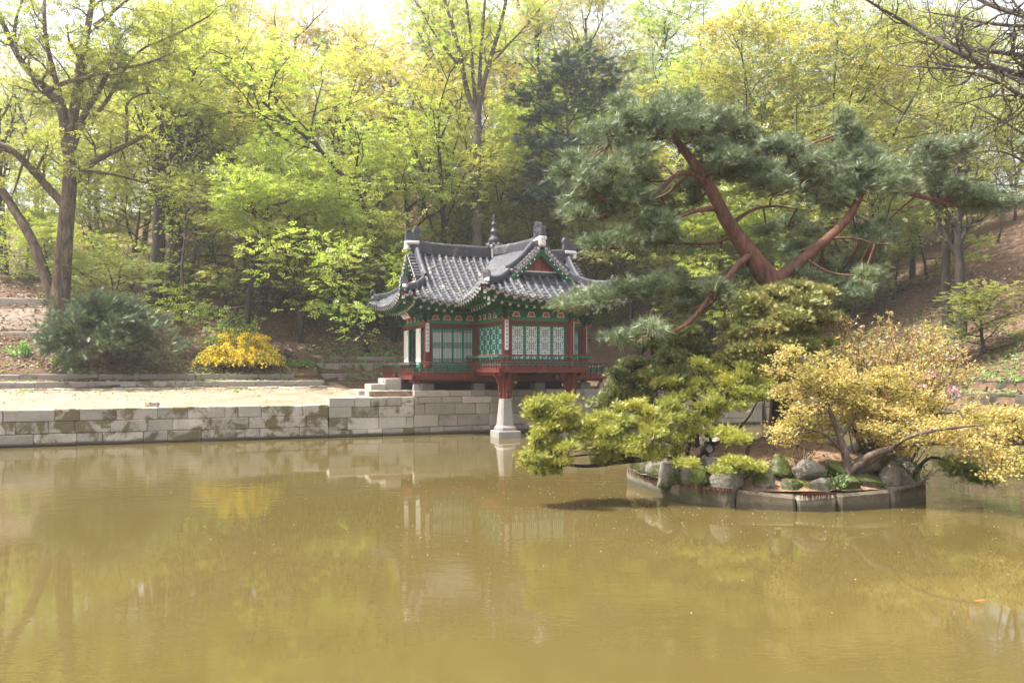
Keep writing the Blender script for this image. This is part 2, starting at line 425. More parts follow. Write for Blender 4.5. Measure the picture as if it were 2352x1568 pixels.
tag(drape('sand_path', _px, _py, .012, M_sand,
     lambda x, y: (x < -3.2) & (y < POND[3] + np.where(x > -5.5, 8.7, 6.5)) & ((x < -4.65) | (y > POND[3] + 8.4) | (y < POND[3] + .0))), kind='structure')
_px = np.arange(-44, -16.5, .5); _py = np.arange(POND[3] + 12.2, POND[3] + 17.2, .4)
M_path = surf_mat('darker_path_sand', (.13,.10,.075), (.21,.165,.125), .8, .95, .3, 14)  # darker copy of the terrace sand
tag(drape('upper_path', _px, _py, .03, M_path, lambda x, y: (y > POND[3] + 12.6 + .25*(x + 30)*0 ) & (y < POND[3] + 15.6)), kind='structure')

# ------------------------------------------------------------------ water
def water_mat():
    m, n, l, p = new_mat('murky_pond_water'); pos = worldpos(n, l)
    t = noise(n, l, .12, 4, .6, pos)
    r = ramp(n, [(.3, (.073,.056,.0180)), (.7, (.096,.075,.0255))]); l.new(t.outputs['Fac'], r.inputs['Fac'])
    l.new(r.outputs['Color'], p.inputs['Base Color'])
    p.inputs['Roughness'].default_value = .035; p.inputs['IOR'].default_value = 1.333; p.inputs['Specular IOR Level'].default_value = .5
    mp = n.new('ShaderNodeMapping'); mp.inputs['Scale'].default_value = (1, 2.2, 1); l.new(pos, mp.inputs['Vector'])
    w1 = noise(n, l, 1.5, 3, .55, mp.outputs[0], .3); w2 = noise(n, l, 9, 2, .5, mp.outputs[0]); big = noise(n, l, .16, 2, .5, pos)
    br = ramp(n, [(.45, (.035,)*3), (.68, (1,)*3)]); l.new(big.outputs['Fac'], br.inputs['Fac'])
    s = mth(n, l, 'MULTIPLY_ADD', w2.outputs['Fac'], .16); l.new(w1.outputs['Fac'], s.node.inputs[2])
    s = mth(n, l, 'MULTIPLY', s, br.outputs['Color'])
    b = n.new('ShaderNodeBump'); b.inputs['Strength'].default_value = .55; b.inputs['Distance'].default_value = .016
    l.new(s, b.inputs['Height']); l.new(b.outputs['Normal'], p.inputs['Normal'])
    return m
mb = MB(); x0, x1, y0, y1 = POND
mb.add([S(x0-.1, y0-.1), S(x1+.1, y0-.1), S(x1+.1, y1+.1), S(x0-.1, y1+.1)], [(0,1,2,3)])
tag(mb.build('pond_water', water_mat()), kind='structure')

# ------------------------------------------------------------------ walls of cut stone
def stone_wall(name, label, x, y, rz, courses, length, thick, mats, lens, core, seed, cat='stone wall', jit=.012, gap=.007, group=None, skip=None, base=0.0, top_jit=0.0):
    """courses: (z0, z1) from the bottom; every stone is an object of its own"""
    rg = random.Random(seed)
    root = thing(name, label, cat, S(x, y, base), YAW + rz, group)
    for ci, (z0, z1) in enumerate(courses):
        a = -rg.uniform(0, lens[0]*.6)
        while a < length:
            w = rg.uniform(*lens)
            if rg.random() < .18: w *= .5
            s, e = max(a, 0), min(a + w, length)
            if length - e < lens[0]*.35: e = length
            if e - s > .08 and not (skip and skip((s + e)/2, z0)):
                b = MB(); d = rg.uniform(-.018, .018)
                b.cbox((-(e - s)/2 + gap, d, z0 + gap - base), ((e - s)/2 - gap, thick, z1 - gap*.6 - base + (rg.uniform(-top_jit, top_jit) if ci == len(courses) - 1 else 0)), rg.uniform(.012, .026), jit=jit, rg=rg)
                mt = mats[0] if len(mats) == 1 else (mats[0] if rg.random() < .68 else rg.choice(mats[1:]))
                o = b.build('stone', mt, root); o.location = ((s + e)/2, 0, 0)
            a = e
    if core is not None:
        b = MB()
        for z0, z1 in courses: b.box((.03, .055, z0 - base), (length - .03, thick - .03, z1 - base - .03))
        b.build('mortar_core', core, root)
    return root
M_core = surf_mat('old_lime_mortar', (.16,.145,.12), (.26,.24,.205), 3, 1, .5, 20)
stone_wall('embankment_wall', 'pond wall of three pale mossy courses along the sandy terrace', POND[0], 2.25, 0,
    [(-.5, .02), (.02, .42), (.42, .83), (.83, 1.24)], -6.28 - POND[0], .55, [M_granite_moss, M_granite, M_granite_moss], (.75, 1.55), M_core, 11)
stone_wall('embankment_wall', 'higher stretch of pond wall left of the pavilion with a rust stained block', -6.27, 2.25, 0,
    [(-.5, .0), (0, .27), (.27, .72), (.72, 1.14), (1.14, 1.50)], 3.3, .6, [M_granite, M_granite_moss], (.6, 1.3), M_core, 23)
stone_wall('pavilion_foundation', 'tan cut stone wall rising from the water under the pavilion', -2.96, 2.25, 0,
    [(-.5, .0), (0, .30), (.30, .76), (.76, 1.22), (1.22, 1.48), (1.48, 1.73)], 16.9, .6, [M_granite_tan, M_granite, M_granite_tan], (.55, 1.45), M_core, 31)
stone_wall('embankment_wall', 'dark low pond wall on the right bank behind the golden shrub', 14.0, 2.25, -math.pi/2,
    [(-.5, .0), (0, .42), (.42, .80), (.80, 1.18)], 28.7, .55, [M_bank], (.9, 1.6), M_core, 41)
stone_wall('embankment_wall', 'pond wall of the near bank below the camera', 14.0, -26.5, math.pi,
    [(-.5, 0), (0, .5), (.5, 1.0)], 34.5, .5, [M_granite], (1.2, 2.0), M_core, 43)
stone_wall('embankment_wall', 'pond wall closing the far left end of the water', -20.5, -26.5, math.pi/2,
    [(-.5, 0), (0, .6), (.6, 1.22)], 28.7, .5, [M_granite], (1.2, 2.0), M_core, 44)
M_kerb = surf_mat('warm_grey_kerb', (.25,.22,.195), (.35,.315,.285), .9, .9, .35, 30, rand=.18, patch_c=(.10,.10,.05), patch_scale=1.0, patch_lo=.57)
stone_wall('low_stone_edging', 'lower long stone edging beside the sandy terrace, lichen stained', -34, 8.98, 0, [(1.72, 2.06)], 28.6, .42, [M_kerb, M_granite_moss], (1.3, 2.1), M_core, 51, 'stone edging', .02, base=1.72)
stone_wall('low_stone_edging', 'upper long stone edging at the foot of the yew and forsythia bed', -34, 10.18, 0, [(2.04, 2.36)], 27.4, .42, [M_kerb], (1.6, 3.0), M_core, 52, 'stone edging', .02, base=2.04)
def side_return(x, y0, n, z0, z1, seed, label):
    stone_wall('low_stone_edging', label, x, y0, math.pi/2, [(z0, z1)], n, .4, [M_kerb], (.8, 1.2), M_core, seed, 'stone edging', .02, base=z0)
side_return(-5.42, 9.42, 2.4, 1.74, 2.06, 53, 'short return of the lower edging beside the stone steps')
side_return(-6.62, 10.64, 2.6, 2.04, 2.36, 54, 'short return of the upper edging by the forsythia')
stone_wall('terrace_wall', 'lowest two course retaining wall between the bed and the pavilion', -5.3, 11.19, 0, [(1.80, 2.02), (2.02, 2.36)], 19.2, .5, [M_terrace, M_kerb], (.8, 1.5), M_core, 61, 'retaining wall', .02, base=1.80)
stone_wall('terrace_wall', 'middle retaining wall of dark mossy blocks left of the pavilion', -6.9, 12.39, 0, [(2.42, 2.88)], 20.8, .5, [M_terrace, M_kerb], (.7, 1.1), M_core, 62, 'retaining wall', .03, base=2.42)
stone_wall('terrace_wall', 'topmost retaining wall of long mossy slabs below the leaf covered slope', -7.4, 13.49, 0, [(2.90, 3.28)], 21.3, .5, [M_terrace, M_kerb], (1.2, 2.6), M_core, 63, 'retaining wall', .03, base=2.90)
stone_wall('drain_kerb', 'row of small square kerb stones at the foot of the retaining walls', -5.2, 10.92, 0, [(1.72, 1.95)], 9, .2, [M_granite], (.3, .5), None, 64, 'kerb', .015, base=1.72)
stone_wall('drain_kerb', 'thin broken line of flat stones in the sand before the edging', -34, 8.15, 0, [(1.70, 1.80)], 28.9, .16, [M_granite], (.4, .9), None, 65, 'kerb', .02, base=1.70, top_jit=.02)
stone_wall('terrace_wall', 'lower row of rough stones on the right bank slope', 15.41, 2.25, -math.pi/2, [(1.28, 1.70)], 26, .4, [M_bank], (.35, .7), M_core, 66, 'retaining wall', .03, base=1.28)
stone_wall('terrace_wall', 'upper row of rough stones on the right bank slope', 16.61, 2.25, -math.pi/2, [(1.78, 2.18)], 26, .4, [M_bank], (.35, .7), M_core, 67, 'retaining wall', .03, base=1.78)
_w = 2.25 + 16.0
stone_wall('terrace_wall', 'pale retaining wall behind the path at the far left', -44, _w, 0, [(4.9, 5.5), (5.5, 6.15)], 26, .5, [M_granite], (.8, 1.6), M_core, 68, 'retaining wall', .02, base=4.9)
stone_wall('low_stone_edging', 'curving kerb along the near side of the upper path', -44, 2.25 + 12.2, 0, [(3.85, 4.30)], 27, .3, [M_granite], (.9, 1.5), M_core, 69, 'stone edging', .02, base=3.85)

# platform edge and steps at the left side of the pavilion
def block(name, label, lo, hi, mat, seed, cat='stone step', group=None, ch=.025):
    rg = random.Random(seed); b = MB(); c = [(lo[i] + hi[i])/2 for i in range(3)]
    b.cbox((lo[0]-c[0], lo[1]-c[1], 0), (hi[0]-c[0], hi[1]-c[1], hi[2]-lo[2]), ch, jit=.012, rg=rg)
    o = b.build(name, mat); o.location = S(c[0], c[1], lo[2]); o.rotation_euler = (0, 0, YAW)
    return tag(o, label, cat, group)
block('stepping_stone', 'upper granite step tucked against the deck railing', (-3.72, 3.9, 1.70), (-3.08, 5.3, 2.20), M_granite, 1)
block('stepping_stone', 'lower granite step on the platform left of the pavilion', (-4.35, 3.8, 1.70), (-3.74, 5.1, 1.98), M_granite, 2)
block('platform_slab', 'moss fronted slab at the corner of the platform near the steps', (-4.66, 2.78, 1.44), (-3.5, 3.5, 1.735), M_granite_moss, 3, 'stone slab')
block('platform_slab', 'plain grey slab edging the platform behind the steps', (-4.9, 3.52, 1.44), (-4.37, 5.6, 1.735), M_granite, 4, 'stone slab')
block('platform_slab', 'grey slab on the wall top beside the small deck post', (-3.48, 2.68, 1.44), (-2.9, 3.5, 1.735), M_granite, 5, 'stone slab')

# ------------------------------------------------------------------ island
def circ(r, th, z=0): return Vector((ISL.x + r*math.cos(th), ISL.y + r*math.sin(th), z))
nr, nt = 18, 72; vs = []; fs = []
for i in range(nr + 1):
    for k in range(nt):
        r = 2.95*i/nr; th = 2*math.pi*k/nt; vs.append(circ(r, th, mound(r, th) + rnd.uniform(-.02, .02)))
idx = np.arange((nr+1)*nt).reshape(nr+1, nt); k2 = np.roll(idx, -1, 1)
tag(put('island_ground', np_mesh('island_ground', vs, [np.stack([idx[:-1], idx[1:], k2[1:], k2[:-1]], -1).reshape(-1, 4)], M_mound, True)), kind='structure')
kerb = thing('island_kerb', 'round kerb of big cut stones edging the island at the waterline', 'stone kerb', ISL)
rg = random.Random(5)
edges_px = [1432, 1560, 1690, 1833, 1925, 2053]
def front_angle(px):                                # angle on the ring where a sight line first meets it
    d = Vector((px - CX, F, 0)).normalized(); oc = -ISL.copy(); b = oc.dot(d); c = oc.dot(oc) - ISL_R**2
    disc = b*b - c; t = -b - math.sqrt(max(disc, 0)); p = d*t - ISL; return math.atan2(p.y, p.x) % (2*math.pi)
ths = [front_angle(p) for p in edges_px]
ths = sorted(ths); cuts = list(ths)
a = ths[-1] + .40
while a < ths[0] + 2*math.pi - .25: cuts.append(a); a += rg.uniform(.32, .42)
cuts.append(ths[0] + 2*math.pi)
for i in range(len(cuts) - 1):
    a0, a1 = cuts[i] + .006, cuts[i+1] - .006; mid = (a0 + a1)/2
    hw = ISL_R*math.sin((a1 - a0)/2); b = MB()
    b.cbox((-hw, -.44, -.5), (hw, 0, rg.uniform(.27, .36)), .045, jit=.04, rg=rg)
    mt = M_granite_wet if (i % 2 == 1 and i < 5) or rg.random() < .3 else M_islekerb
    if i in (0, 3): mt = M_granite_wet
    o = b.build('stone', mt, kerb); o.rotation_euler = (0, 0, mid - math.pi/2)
    o.location = (ISL_R*math.cos((a1-a0)/2)*math.cos(mid), ISL_R*math.cos((a1-a0)/2)*math.sin(mid), 0)
    if mt is M_granite_wet and i < 6:               # dry roots hanging over the mossy stones
        fr = MB()
        for q in range(90):
            u = rg.uniform(-hw*.95, hw*.95); x = u
            fr.add([(x, .02, .36), (x + .02, .025, .35), (x + rg.uniform(-.02,.03), .03, .35 - rg.uniform(.05, .24)*(1 - .35*abs(u)/hw))], [(0,1,2)])
        o2 = fr.build('hanging_root', M_redmoss, o); o2['kind'] = 'stuff'
def rock_mesh(seed, sub=3):
    rg = random.Random(seed); bm = bmesh.new(); bmesh.ops.create_icosphere(bm, subdivisions=sub, radius=.5)
    pl = [(Vector((rg.gauss(0,1), rg.gauss(0,1), rg.gauss(0,1))).normalized(), rg.uniform(.24, .36)) for _ in range(13)]
    ph = [rg.uniform(0, 6) for _ in range(6)]
    for v in bm.verts:
        for nrm, d in pl:
            e = v.co.dot(nrm) - d
            if e > 0: v.co -= nrm*e*.99
        c = v.co; v.co += c.normalized()*.014*(math.sin(7*c.x+ph[0])*math.sin(8*c.y+ph[1]) + math.sin(15*c.z+ph[2])*.5)
    me = bpy.data.meshes.new('rock'); bm.to_mesh(me); bm.free(); me.materials.append(M_rock)
    me.polygons.foreach_set('use_smooth', [False]*len(me.polygons)); return me
rocks = [rock_mesh(100 + i) for i in range(9)]
ring = thing('rock_ring', 'ring of mossy field rocks piled inside the island kerb', 'rocks', ISL)
for lay in range(2):
    th = .1*lay
    while th < 2*math.pi:
        w = rg.uniform(.46, .82); 
        for _ in (0,):
            o = put('rock', rocks[rg.randrange(9)], ring)
            r = (2.74 if lay == 0 else 2.42) + rg.uniform(-.07, .07)
            o.location = (r*math.cos(th), r*math.sin(th), (.44 if lay == 0 else .70) + rg.uniform(-.05, .05))
            o.scale = (w*rg.uniform(1.05, 1.35), w*rg.uniform(.65, .95), rg.uniform(.55, .75)*(1 if lay == 0 else .8))
            o.rotation_euler = (rg.uniform(-.3,.3), rg.uniform(-.25,.25), th + math.pi/2)
        th += (w*.80)/2.6 if lay == 0 else (w*.90)/2.4

# ------------------------------------------------------------------ pavilion (built in the site frame)
PAV = thing('pavilion', 'small red and green pavilion with cross shaped grey tiled roof standing over the pond', 'pavilion', P1, YAW)
def P(name, mb, mats, parent=PAV, M=None, kind=None):
    o = mb.build(name, mats, parent, M)
    if kind: o['kind'] = kind
    return o
CXL, CYL = 1.365, 4.85                               # centre of the cross
XL, XR, XW0, XW1 = 0.0, 2.73, -2.2, 4.93
YF, YW0, YW1, YB = 0.0, 3.16, 6.54, 8.74
ARMS = {  # origin direction v, side direction u, half width to eave, wall half width, wall end, ridge height mid and end, other arm's eave
 'front': dict(v=Vector((0,-1,0)), u=Vector((1,0,0)),  E=2.615, hw=1.365, we=4.85,  zr0=7.50, zr1=7.26, adj=2.94, rh=.30),
 'left':  dict(v=Vector((-1,0,0)), u=Vector((0,-1,0)), E=2.94,  hw=1.69,  we=3.565, zr0=7.50, zr1=7.48, adj=2.615, rh=.42),
 'right': dict(v=Vector((1,0,0)),  u=Vector((0,-1,0)), E=2.94,  hw=1.69,  we=3.565, zr0=7.50, zr1=7.48, adj=2.615, rh=.42),
 'back':  dict(v=Vector((0,1,0)),  u=Vector((1,0,0)),  E=2.615, hw=1.365, we=3.89,  zr0=7.50, zr1=7.26, adj=2.94, rh=.30)}
OV = 1.25; ZE_ = 5.16; ROW = 0.318
for A in ARMS.values():
    A['Vg'] = A['we'] + .02; A['Ve'] = A['we'] + OV; A['sg'] = .55 if A['E'] < 2.8 else .50
    A['gw'] = A['E']*(1 - A['sg'])
def prof(s): return .66*s + .34*s*s
def surf(A, u, v, side=False, dz=0.0, end=False):
    E = A['E']; s = (E - abs(u))/E; F_ = max(s, 0)
    if (v > A['Vg'] or end) and not side:
        F_ = min(F_, A['sg']*max(0, (A['Ve'] - v)/(A['Ve'] - A['Vg'])))
    zr = A['zr0'] + (A['zr1'] - A['zr0'])*min(1, max(0, v/A['Vg']))**1.5
    z = ZE_ + (zr - ZE_)*prof(min(F_, 1))
    cu = min(1.0, abs(u)/E); cv = min(1.0, max(0.0, (v - A['adj']*.9)/(A['Ve'] - A['adj']*.9)))
    w = (cu*cv)**2.3
    if side and v > A['Vg']: w = 0 if s > A['sg'] else w
    z += .42*w
    z -= .05*math.sin(math.pi*min(1, max(0, s)))*0
    p = Vector((CXL, CYL, z + dz)) + A['u']*(u + math.copysign(.20*w, u)) + A['v']*(v + .20*w)
    return p
def vhip(A, u):                                      # v of the hip line above |u| > gw
    t = (A['E'] - abs(u))/(A['E'] - A['gw']); return A['Ve'] - min(1, t)*(A['Ve'] - A['Vg'])

# --- walls, columns, beams
UP_Z, LO_Z = 2.67, 2.40
cols = [(XL,YF),(XR,YF),(XL,YW0),(XR,YW0),(XW0,YW0),(XW1,YW0),(XW0,YW1),(XW1,YW1),(XL,YW1),(XR,YW1),(XL,YB),(XR,YB)]
col_objs = {}
for i, (x, y) in enumerate(cols):
    b = MB(); z0 = 1.95 if i > 1 else 2.45
    b.cbox((-.115, -.115, z0), (.115, .115, 4.60), .03)
    o = P('column', b, M_red); o.location = (x, y, 0); col_objs[i] = o
    if i > 1:
        b = MB(); b.cbox((-.24, -.24, 1.70), (.24, .24, 2.0), .025, jit=.01)
        s_ = P('column_base_stone', b, M_pillar); s_.location = (x, y, 0)
for i in range(2):                                    # stone piers standing in the water and the bracketed posts above them
    x, y = cols[i]
    b = MB(); b.cbox((-.45, -.45, -.6), (.45, .45, .25), .02); o = P('pier_plinth', b, M_pillar); o.location = (x, y, 0)
    b = MB()
    pr = [(.36, .25), (.36, .37), (.29, .46), (.205, 1.46)]
    ch = .30
    vs = []; fs = []
    for w, z in pr:
        c = w*ch
        for px_, py_ in ((-w,-w+c),(-w+c,-w),(w-c,-w),(w,-w+c),(w,w-c),(w-c,w),(-w+c,w),(-w,w-c)): vs.append((px_, py_, z))
    for k in range(len(pr)-1):
        for j in range(8): fs.append((k*8+j, k*8+(j+1) % 8, k*8+8+(j+1) % 8, k*8+8+j))
    fs.append(tuple(24+j for j in range(8)))
    b.add(vs, fs); o = P('stone_pier', b, M_pillar); o.location = (x, y, 0)
    b = MB(); b.cbox((-.15, -.15, 1.46), (.15, .15, 2.46), .03)
    post = P('pier_post', b, M_red); post.location = (x, y, 0)
    br = [(.14, 1.50), (.24, 1.50), (.27, 1.60), (.22, 1.68), (.27, 1.76), (.30, 1.90), (.27, 1.96), (.33, 2.06), (.36, 2.2), (.44, 2.28), (.50, 2.45), (.14, 2.45)]
    for ang in (0, math.pi, -math.pi/2, math.pi/2):
        b = MB(); b.prism(br, -.05, .05); k = P('carved_bracket', b, M_red, post, Matrix.Rotation(ang, 4, 'Z'))
for x, y in ((-2.8, 2.6), (-2.85, 5.6), (5.5, 2.6), (-2.85, 7.0)):   # slim posts under the deck edge
    b = MB(); b.cbox((-.06, -.06, 1.98), (.06, .06, 2.22), .01); o = P('deck_post', b, M_red); o.location = (x, y, 0)
    b = MB(); vs = [(-.13,-.13,1.70),(.13,-.13,1.70),(.13,.13,1.70),(-.13,.13,1.70),(-.09,-.09,1.99),(.09,-.09,1.99),(.09,.09,1.99),(-.09,.09,1.99)]
    b.add(vs, [(3,2,1,0),(4,5,6,7),(0,1,5,4),(1,2,6,5),(2,3,7,6),(3,0,4,7)]); o2 = P('post_stone', b, M_pillar); o2.location = (x, y, 0)
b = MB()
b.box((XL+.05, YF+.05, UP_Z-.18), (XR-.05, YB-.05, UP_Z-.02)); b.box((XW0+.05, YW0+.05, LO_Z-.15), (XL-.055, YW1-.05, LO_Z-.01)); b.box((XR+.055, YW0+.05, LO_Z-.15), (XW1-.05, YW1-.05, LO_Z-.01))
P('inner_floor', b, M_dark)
b = MB()                                               # dark boxes whose colour stands in for the deep shade under the floor
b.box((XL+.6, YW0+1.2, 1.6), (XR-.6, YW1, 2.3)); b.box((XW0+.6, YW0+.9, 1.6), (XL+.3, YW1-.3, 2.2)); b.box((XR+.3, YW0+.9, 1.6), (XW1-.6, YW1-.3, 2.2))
P('underfloor_shade_box', b, M_dark)

LAT = {}
def wall_frame(p0, p1):
    p0, p1 = Vector((*p0, 0)), Vector((*p1, 0)); t = (p1 - p0).normalized(); nrm = Vector((t.y, -t.x, 0))
    return p0, (p1 - p0).length, Matrix(((t.x, -nrm.x, 0, p0.x), (t.y, -nrm.y, 0, p0.y), (0, 0, 1, 0), (0, 0, 0, 1)))
# in a wall's frame: x along, y inwards (outside is -y), z up
def lattice(kind, w, h):
    """bars in a w x h field with its lower left corner at the origin"""
    b = MB(); t = .011
    def H(x0, x1, z): b.box((x0*w, -.012, z*h - t*.9), (x1*w, .004, z*h + t*.9))
    def V(x, z0, z1): b.box((x*w - t*.8, -.010, z0*h), (x*w + t*.8, .003, z1*h))
    if kind == 'bars':
        for k in range(1, 6): V(k/6, 0, 1)
        for c, n_ in ((.955, 4), (.52, 5), (.07, 4)):
            for k in range(n_): H(0, 1, min(.985, max(.015, c + (k - (n_-1)/2)*.034)))
    elif kind == 'maze':
        n_ = 5; ph = 1/n_
        V(.5, 0, 1); V(0.012, 0, 1); V(.988, 0, 1)
        for k in range(n_):
            a = k*ph; up = k % 2 == 0
            f = (lambda z: a + z*ph) if up else (lambda z: a + (1 - z)*ph)
            H(0, 1, a + (0 if k else .01))
            lo, hi = sorted((f(0), f(.34)));  V(.32, lo, hi); V(.68, lo, hi)
            H(.14, .86, f(.34))
            lo, hi = sorted((f(.34), f(.68))); V(.14, lo, hi); V(.86, lo, hi)
            H(0, .34, f(.68)); H(.66, 1, f(.68))
            lo, hi = sorted((f(.34), f(.68))); V(.34, lo, hi); V(.66, lo, hi)
        H(0, 1, .99)
    else:                                                    # closely set bars with small open windows
        for k in range(1, 4): V(k/4, 0, 1)
        n_ = 13
        for k in range(1, n_): H(0, 1, k/n_)
        for r_ in range(n_):
            for c_ in range(4):
                opened = (r_ % 4 in (0, 1) and c_ in (0, 3)) or (r_ % 4 in (2, 3) and c_ in (1, 2))
                if not opened:
                    b.box((c_/4*w + .012, -.008, r_/n_*h + .010), ((c_+1)/4*w - .016, -.004, (r_+1)/n_*h - .010))
    return b.mesh('lattice', M_teald if kind != 'cells' else M_teal)
def door_wall(p0, p1, zf, kind, n_, zb, zt, plain_wall=False):
    p0_, Ln, W = wall_frame(p0, p1)
    a0, a1 = .115, Ln - .115
    b = MB()                                                  # lintel, sill and jambs
    b.box((a0, -.07, zt), (a1, .07, 4.43)); b.box((a0, -.07, zf - .05), (a1, .07, zf + .10)); b.box((a0, -.065, zf+.10), (a0+.10, .065, zt)); b.box((a1-.10, -.065, zf+.10), (a1, .065, zt))
    P('door_surround', b, M_red, M=W)
    b = MB(); b.box((a0+.10, -.03, zf+.10), (a1-.10, .03, zb - .002)); P('sill_panel', b, M_teal, M=W)
    b = MB(); b.box((a0, -.085, 4.432), (a1, .085, 4.555)); P('tie_beam', b, M_green2, M=W)
    fz = MB(); fz.box((a0, -.04, 4.556), (a1, .04, 4.86)); fr = P('frieze', fz, M_green, M=W)
    k = max(2, round(Ln/.62))
    for i in range(k):                                        # orange painted panels of the frieze
        xm = a0 + (i + .5)*(a1 - a0)/k; q = MB()
        q.prism([(xm-.17, 4.585), (xm+.17, 4.585), (xm+.10, 4.78), (xm-.10, 4.78)], -.062, -.041, 0)
        q.prism([(xm-.14, 4.605), (xm+.14, 4.605), (xm+.08, 4.76), (xm-.08, 4.76)], -.066, -.0625, 1)
        P('painted_panel', q, [M_white, M_orange], fr)
    b = MB(); b.tube([(a0-.3, -.02, 4.93), (a1+.3, -.02, 4.93)], .09, 10); P('purlin', b, M_green, M=W)
    if plain_wall:
        b = MB(); b.box((a0+.10, -.02, zb), (a1-.10, .02, zt)); P('wall_panel', b, M_paper, M=W); return
    wd = (a1 - a0 - .20)/n_; st = .045
    for i in range(n_):
        x0 = a0 + .10 + i*wd; key = (kind, round(wd, 3), round(zt - zb, 3)); h = zt - zb
        if key not in LAT:
            f = MB(); g = .004
            f.box((g, -.028, 0), (st, .02, h)); f.box((wd-st, -.028, 0), (wd-g, .02, h)); f.box((st, -.027, 0), (wd-st, .019, st)); f.box((st, -.027, h-st), (wd-st, .019, h))
            q = MB(); q.box((st, .006, st), (wd-st, .012, h-st))
            LAT[key] = (f.mesh('door', M_teal), q.mesh('paper_pane', M_paper), lattice(kind, wd-2*st, h-2*st))
        d, pn, lt = LAT[key]
        o = put('door', d, PAV, W @ Matrix.Translation((x0, 0, zb)))
        put('paper_pane', pn, o); put('lattice', lt, o, Matrix.Translation((st, 0, st)))
        if i in (1, 2) and n_ >= 4:
            b = MB(); b.tube([(wd - .02 if i == 1 else .02, -.05, h*.52), (wd - .02 if i == 1 else .02, -.028, h*.52)], .014, 8); P('pull_ring', b, M_iron, o)
door_wall((XL,YF), (XR,YF), UP_Z, 'maze', 4, 2.92, 4.28)
door_wall((XL,YW0), (XL,YF), UP_Z, 'cells', 4, 2.92, 4.28)
door_wall((XR,YF), (XR,YW0), UP_Z, 'cells', 4, 2.92, 4.28)
door_wall((XW0,YW0), (XL,YW0), LO_Z, 'bars', 4, 2.78, 4.28)
door_wall((XR,YW0), (XW1,YW0), LO_Z, 'bars', 4, 2.78, 4.28)
door_wall((XW1,YW0), (XW1,YW1), LO_Z, 'bars', 4, 2.78, 4.28)
door_wall((XW1,YW1), (XR,YW1), LO_Z, 'bars', 4, 2.78, 4.28, True)
door_wall((XL,YW1), (XW0,YW1), LO_Z, 'bars', 4, 2.78, 4.28, True)
door_wall((XR,YW1), (XR,YB), LO_Z, 'bars', 4, 2.78, 4.28, True)
door_wall((XL,YB), (XL,YW1), LO_Z, 'bars', 4, 2.78, 4.28, True)
door_wall((XR,YB), (XL,YB), LO_Z, 'bars', 4, 2.78, 4.28, True)
# left side: the doors stand open, white backs outwards, a dark room between them
p0_, Ln, W = wall_frame((XW0,YW1), (XW0,YW0))
b = MB(); a0, a1 = .115, Ln - .115
b.box((a0, -.07, 4.28), (a1, .07, 4.43)); b.box((a0, -.07, LO_Z-.05), (a1, .07, LO_Z+.10)); b.box((a0, -.065, LO_Z+.10), (a0+.08, .065, 4.28)); b.box((a1-.08, -.065, LO_Z+.10), (a1, .065, 4.28))
P('door_surround', b, M_red, M=W)
b = MB(); b.box((a0, -.085, 4.432), (a1, .085, 4.555)); P('tie_beam', b, M_green2, M=W)
fz = MB(); fz.box((a0, -.04, 4.556), (a1, .04, 4.86)); fr = P('frieze', fz, M_green, M=W)
for i in range(5):
    xm = a0 + (i + .5)*(a1 - a0)/5; q = MB()
    q.prism([(xm-.17, 4.585), (xm+.17, 4.585), (xm+.10, 4.78), (xm-.10, 4.78)], -.062, -.041, 0)
    q.prism([(xm-.14, 4.605), (xm+.14, 4.605), (xm+.08, 4.76), (xm-.08, 4.76)], -.066, -.0625, 1)
    P('painted_panel', q, [M_white, M_orange], fr)
b = MB(); b.tube([(a0-.3, -.02, 4.93), (a1+.3, -.02, 4.93)], .09, 10); P('purlin', b, M_green, M=W)
hd = 4.27 - 2.50
for x0, x1, closed in ((a0+.10, a0+.86, True), (a0+.90, a0+1.62, False), (a1-1.06, a1-.30, True)):
    f = MB(); w = x1 - x0
    f.box((0, -.03, 0), (.05, .03, hd)); f.box((w-.05, -.03, 0), (w, .03, hd)); f.box((.05, -.029, 0), (w-.05, .029, .05)); f.box((.05, -.029, hd-.05), (w-.05, .029, hd))
    o = P('open_door', f, M_teal, M=W @ Matrix.Translation((x0, -.10 if closed else .05, 2.50)))
    if closed:
        q = MB(); q.box((.012, -.040, .28), (w-.012, -.031, hd-.01)); P('paper_back', q, M_paper, o)
        q = MB(); q.box((.012, -.038, .0), (w-.012, -.031, .277)); P('lower_panel', q, M_teal, o)
        q = MB(); q.box((w-.13, -.048, hd-.22), (w-.09, -.041, hd-.07)); P('iron_hook', q, M_iron, o)
    else:
        q = MB()
        for k in range(1, 7): q.box((.05 + k*(w-.1)/7 - .01, -.012, .05), (.05 + k*(w-.1)/7 + .01, .004, hd-.05))
        for k in range(1, 15): q.box((.05, -.014, .05 + k*(hd-.1)/15 - .008), (w-.05, .002, .05 + k*(hd-.1)/15 + .008))
        P('lattice', q, M_dark, o)

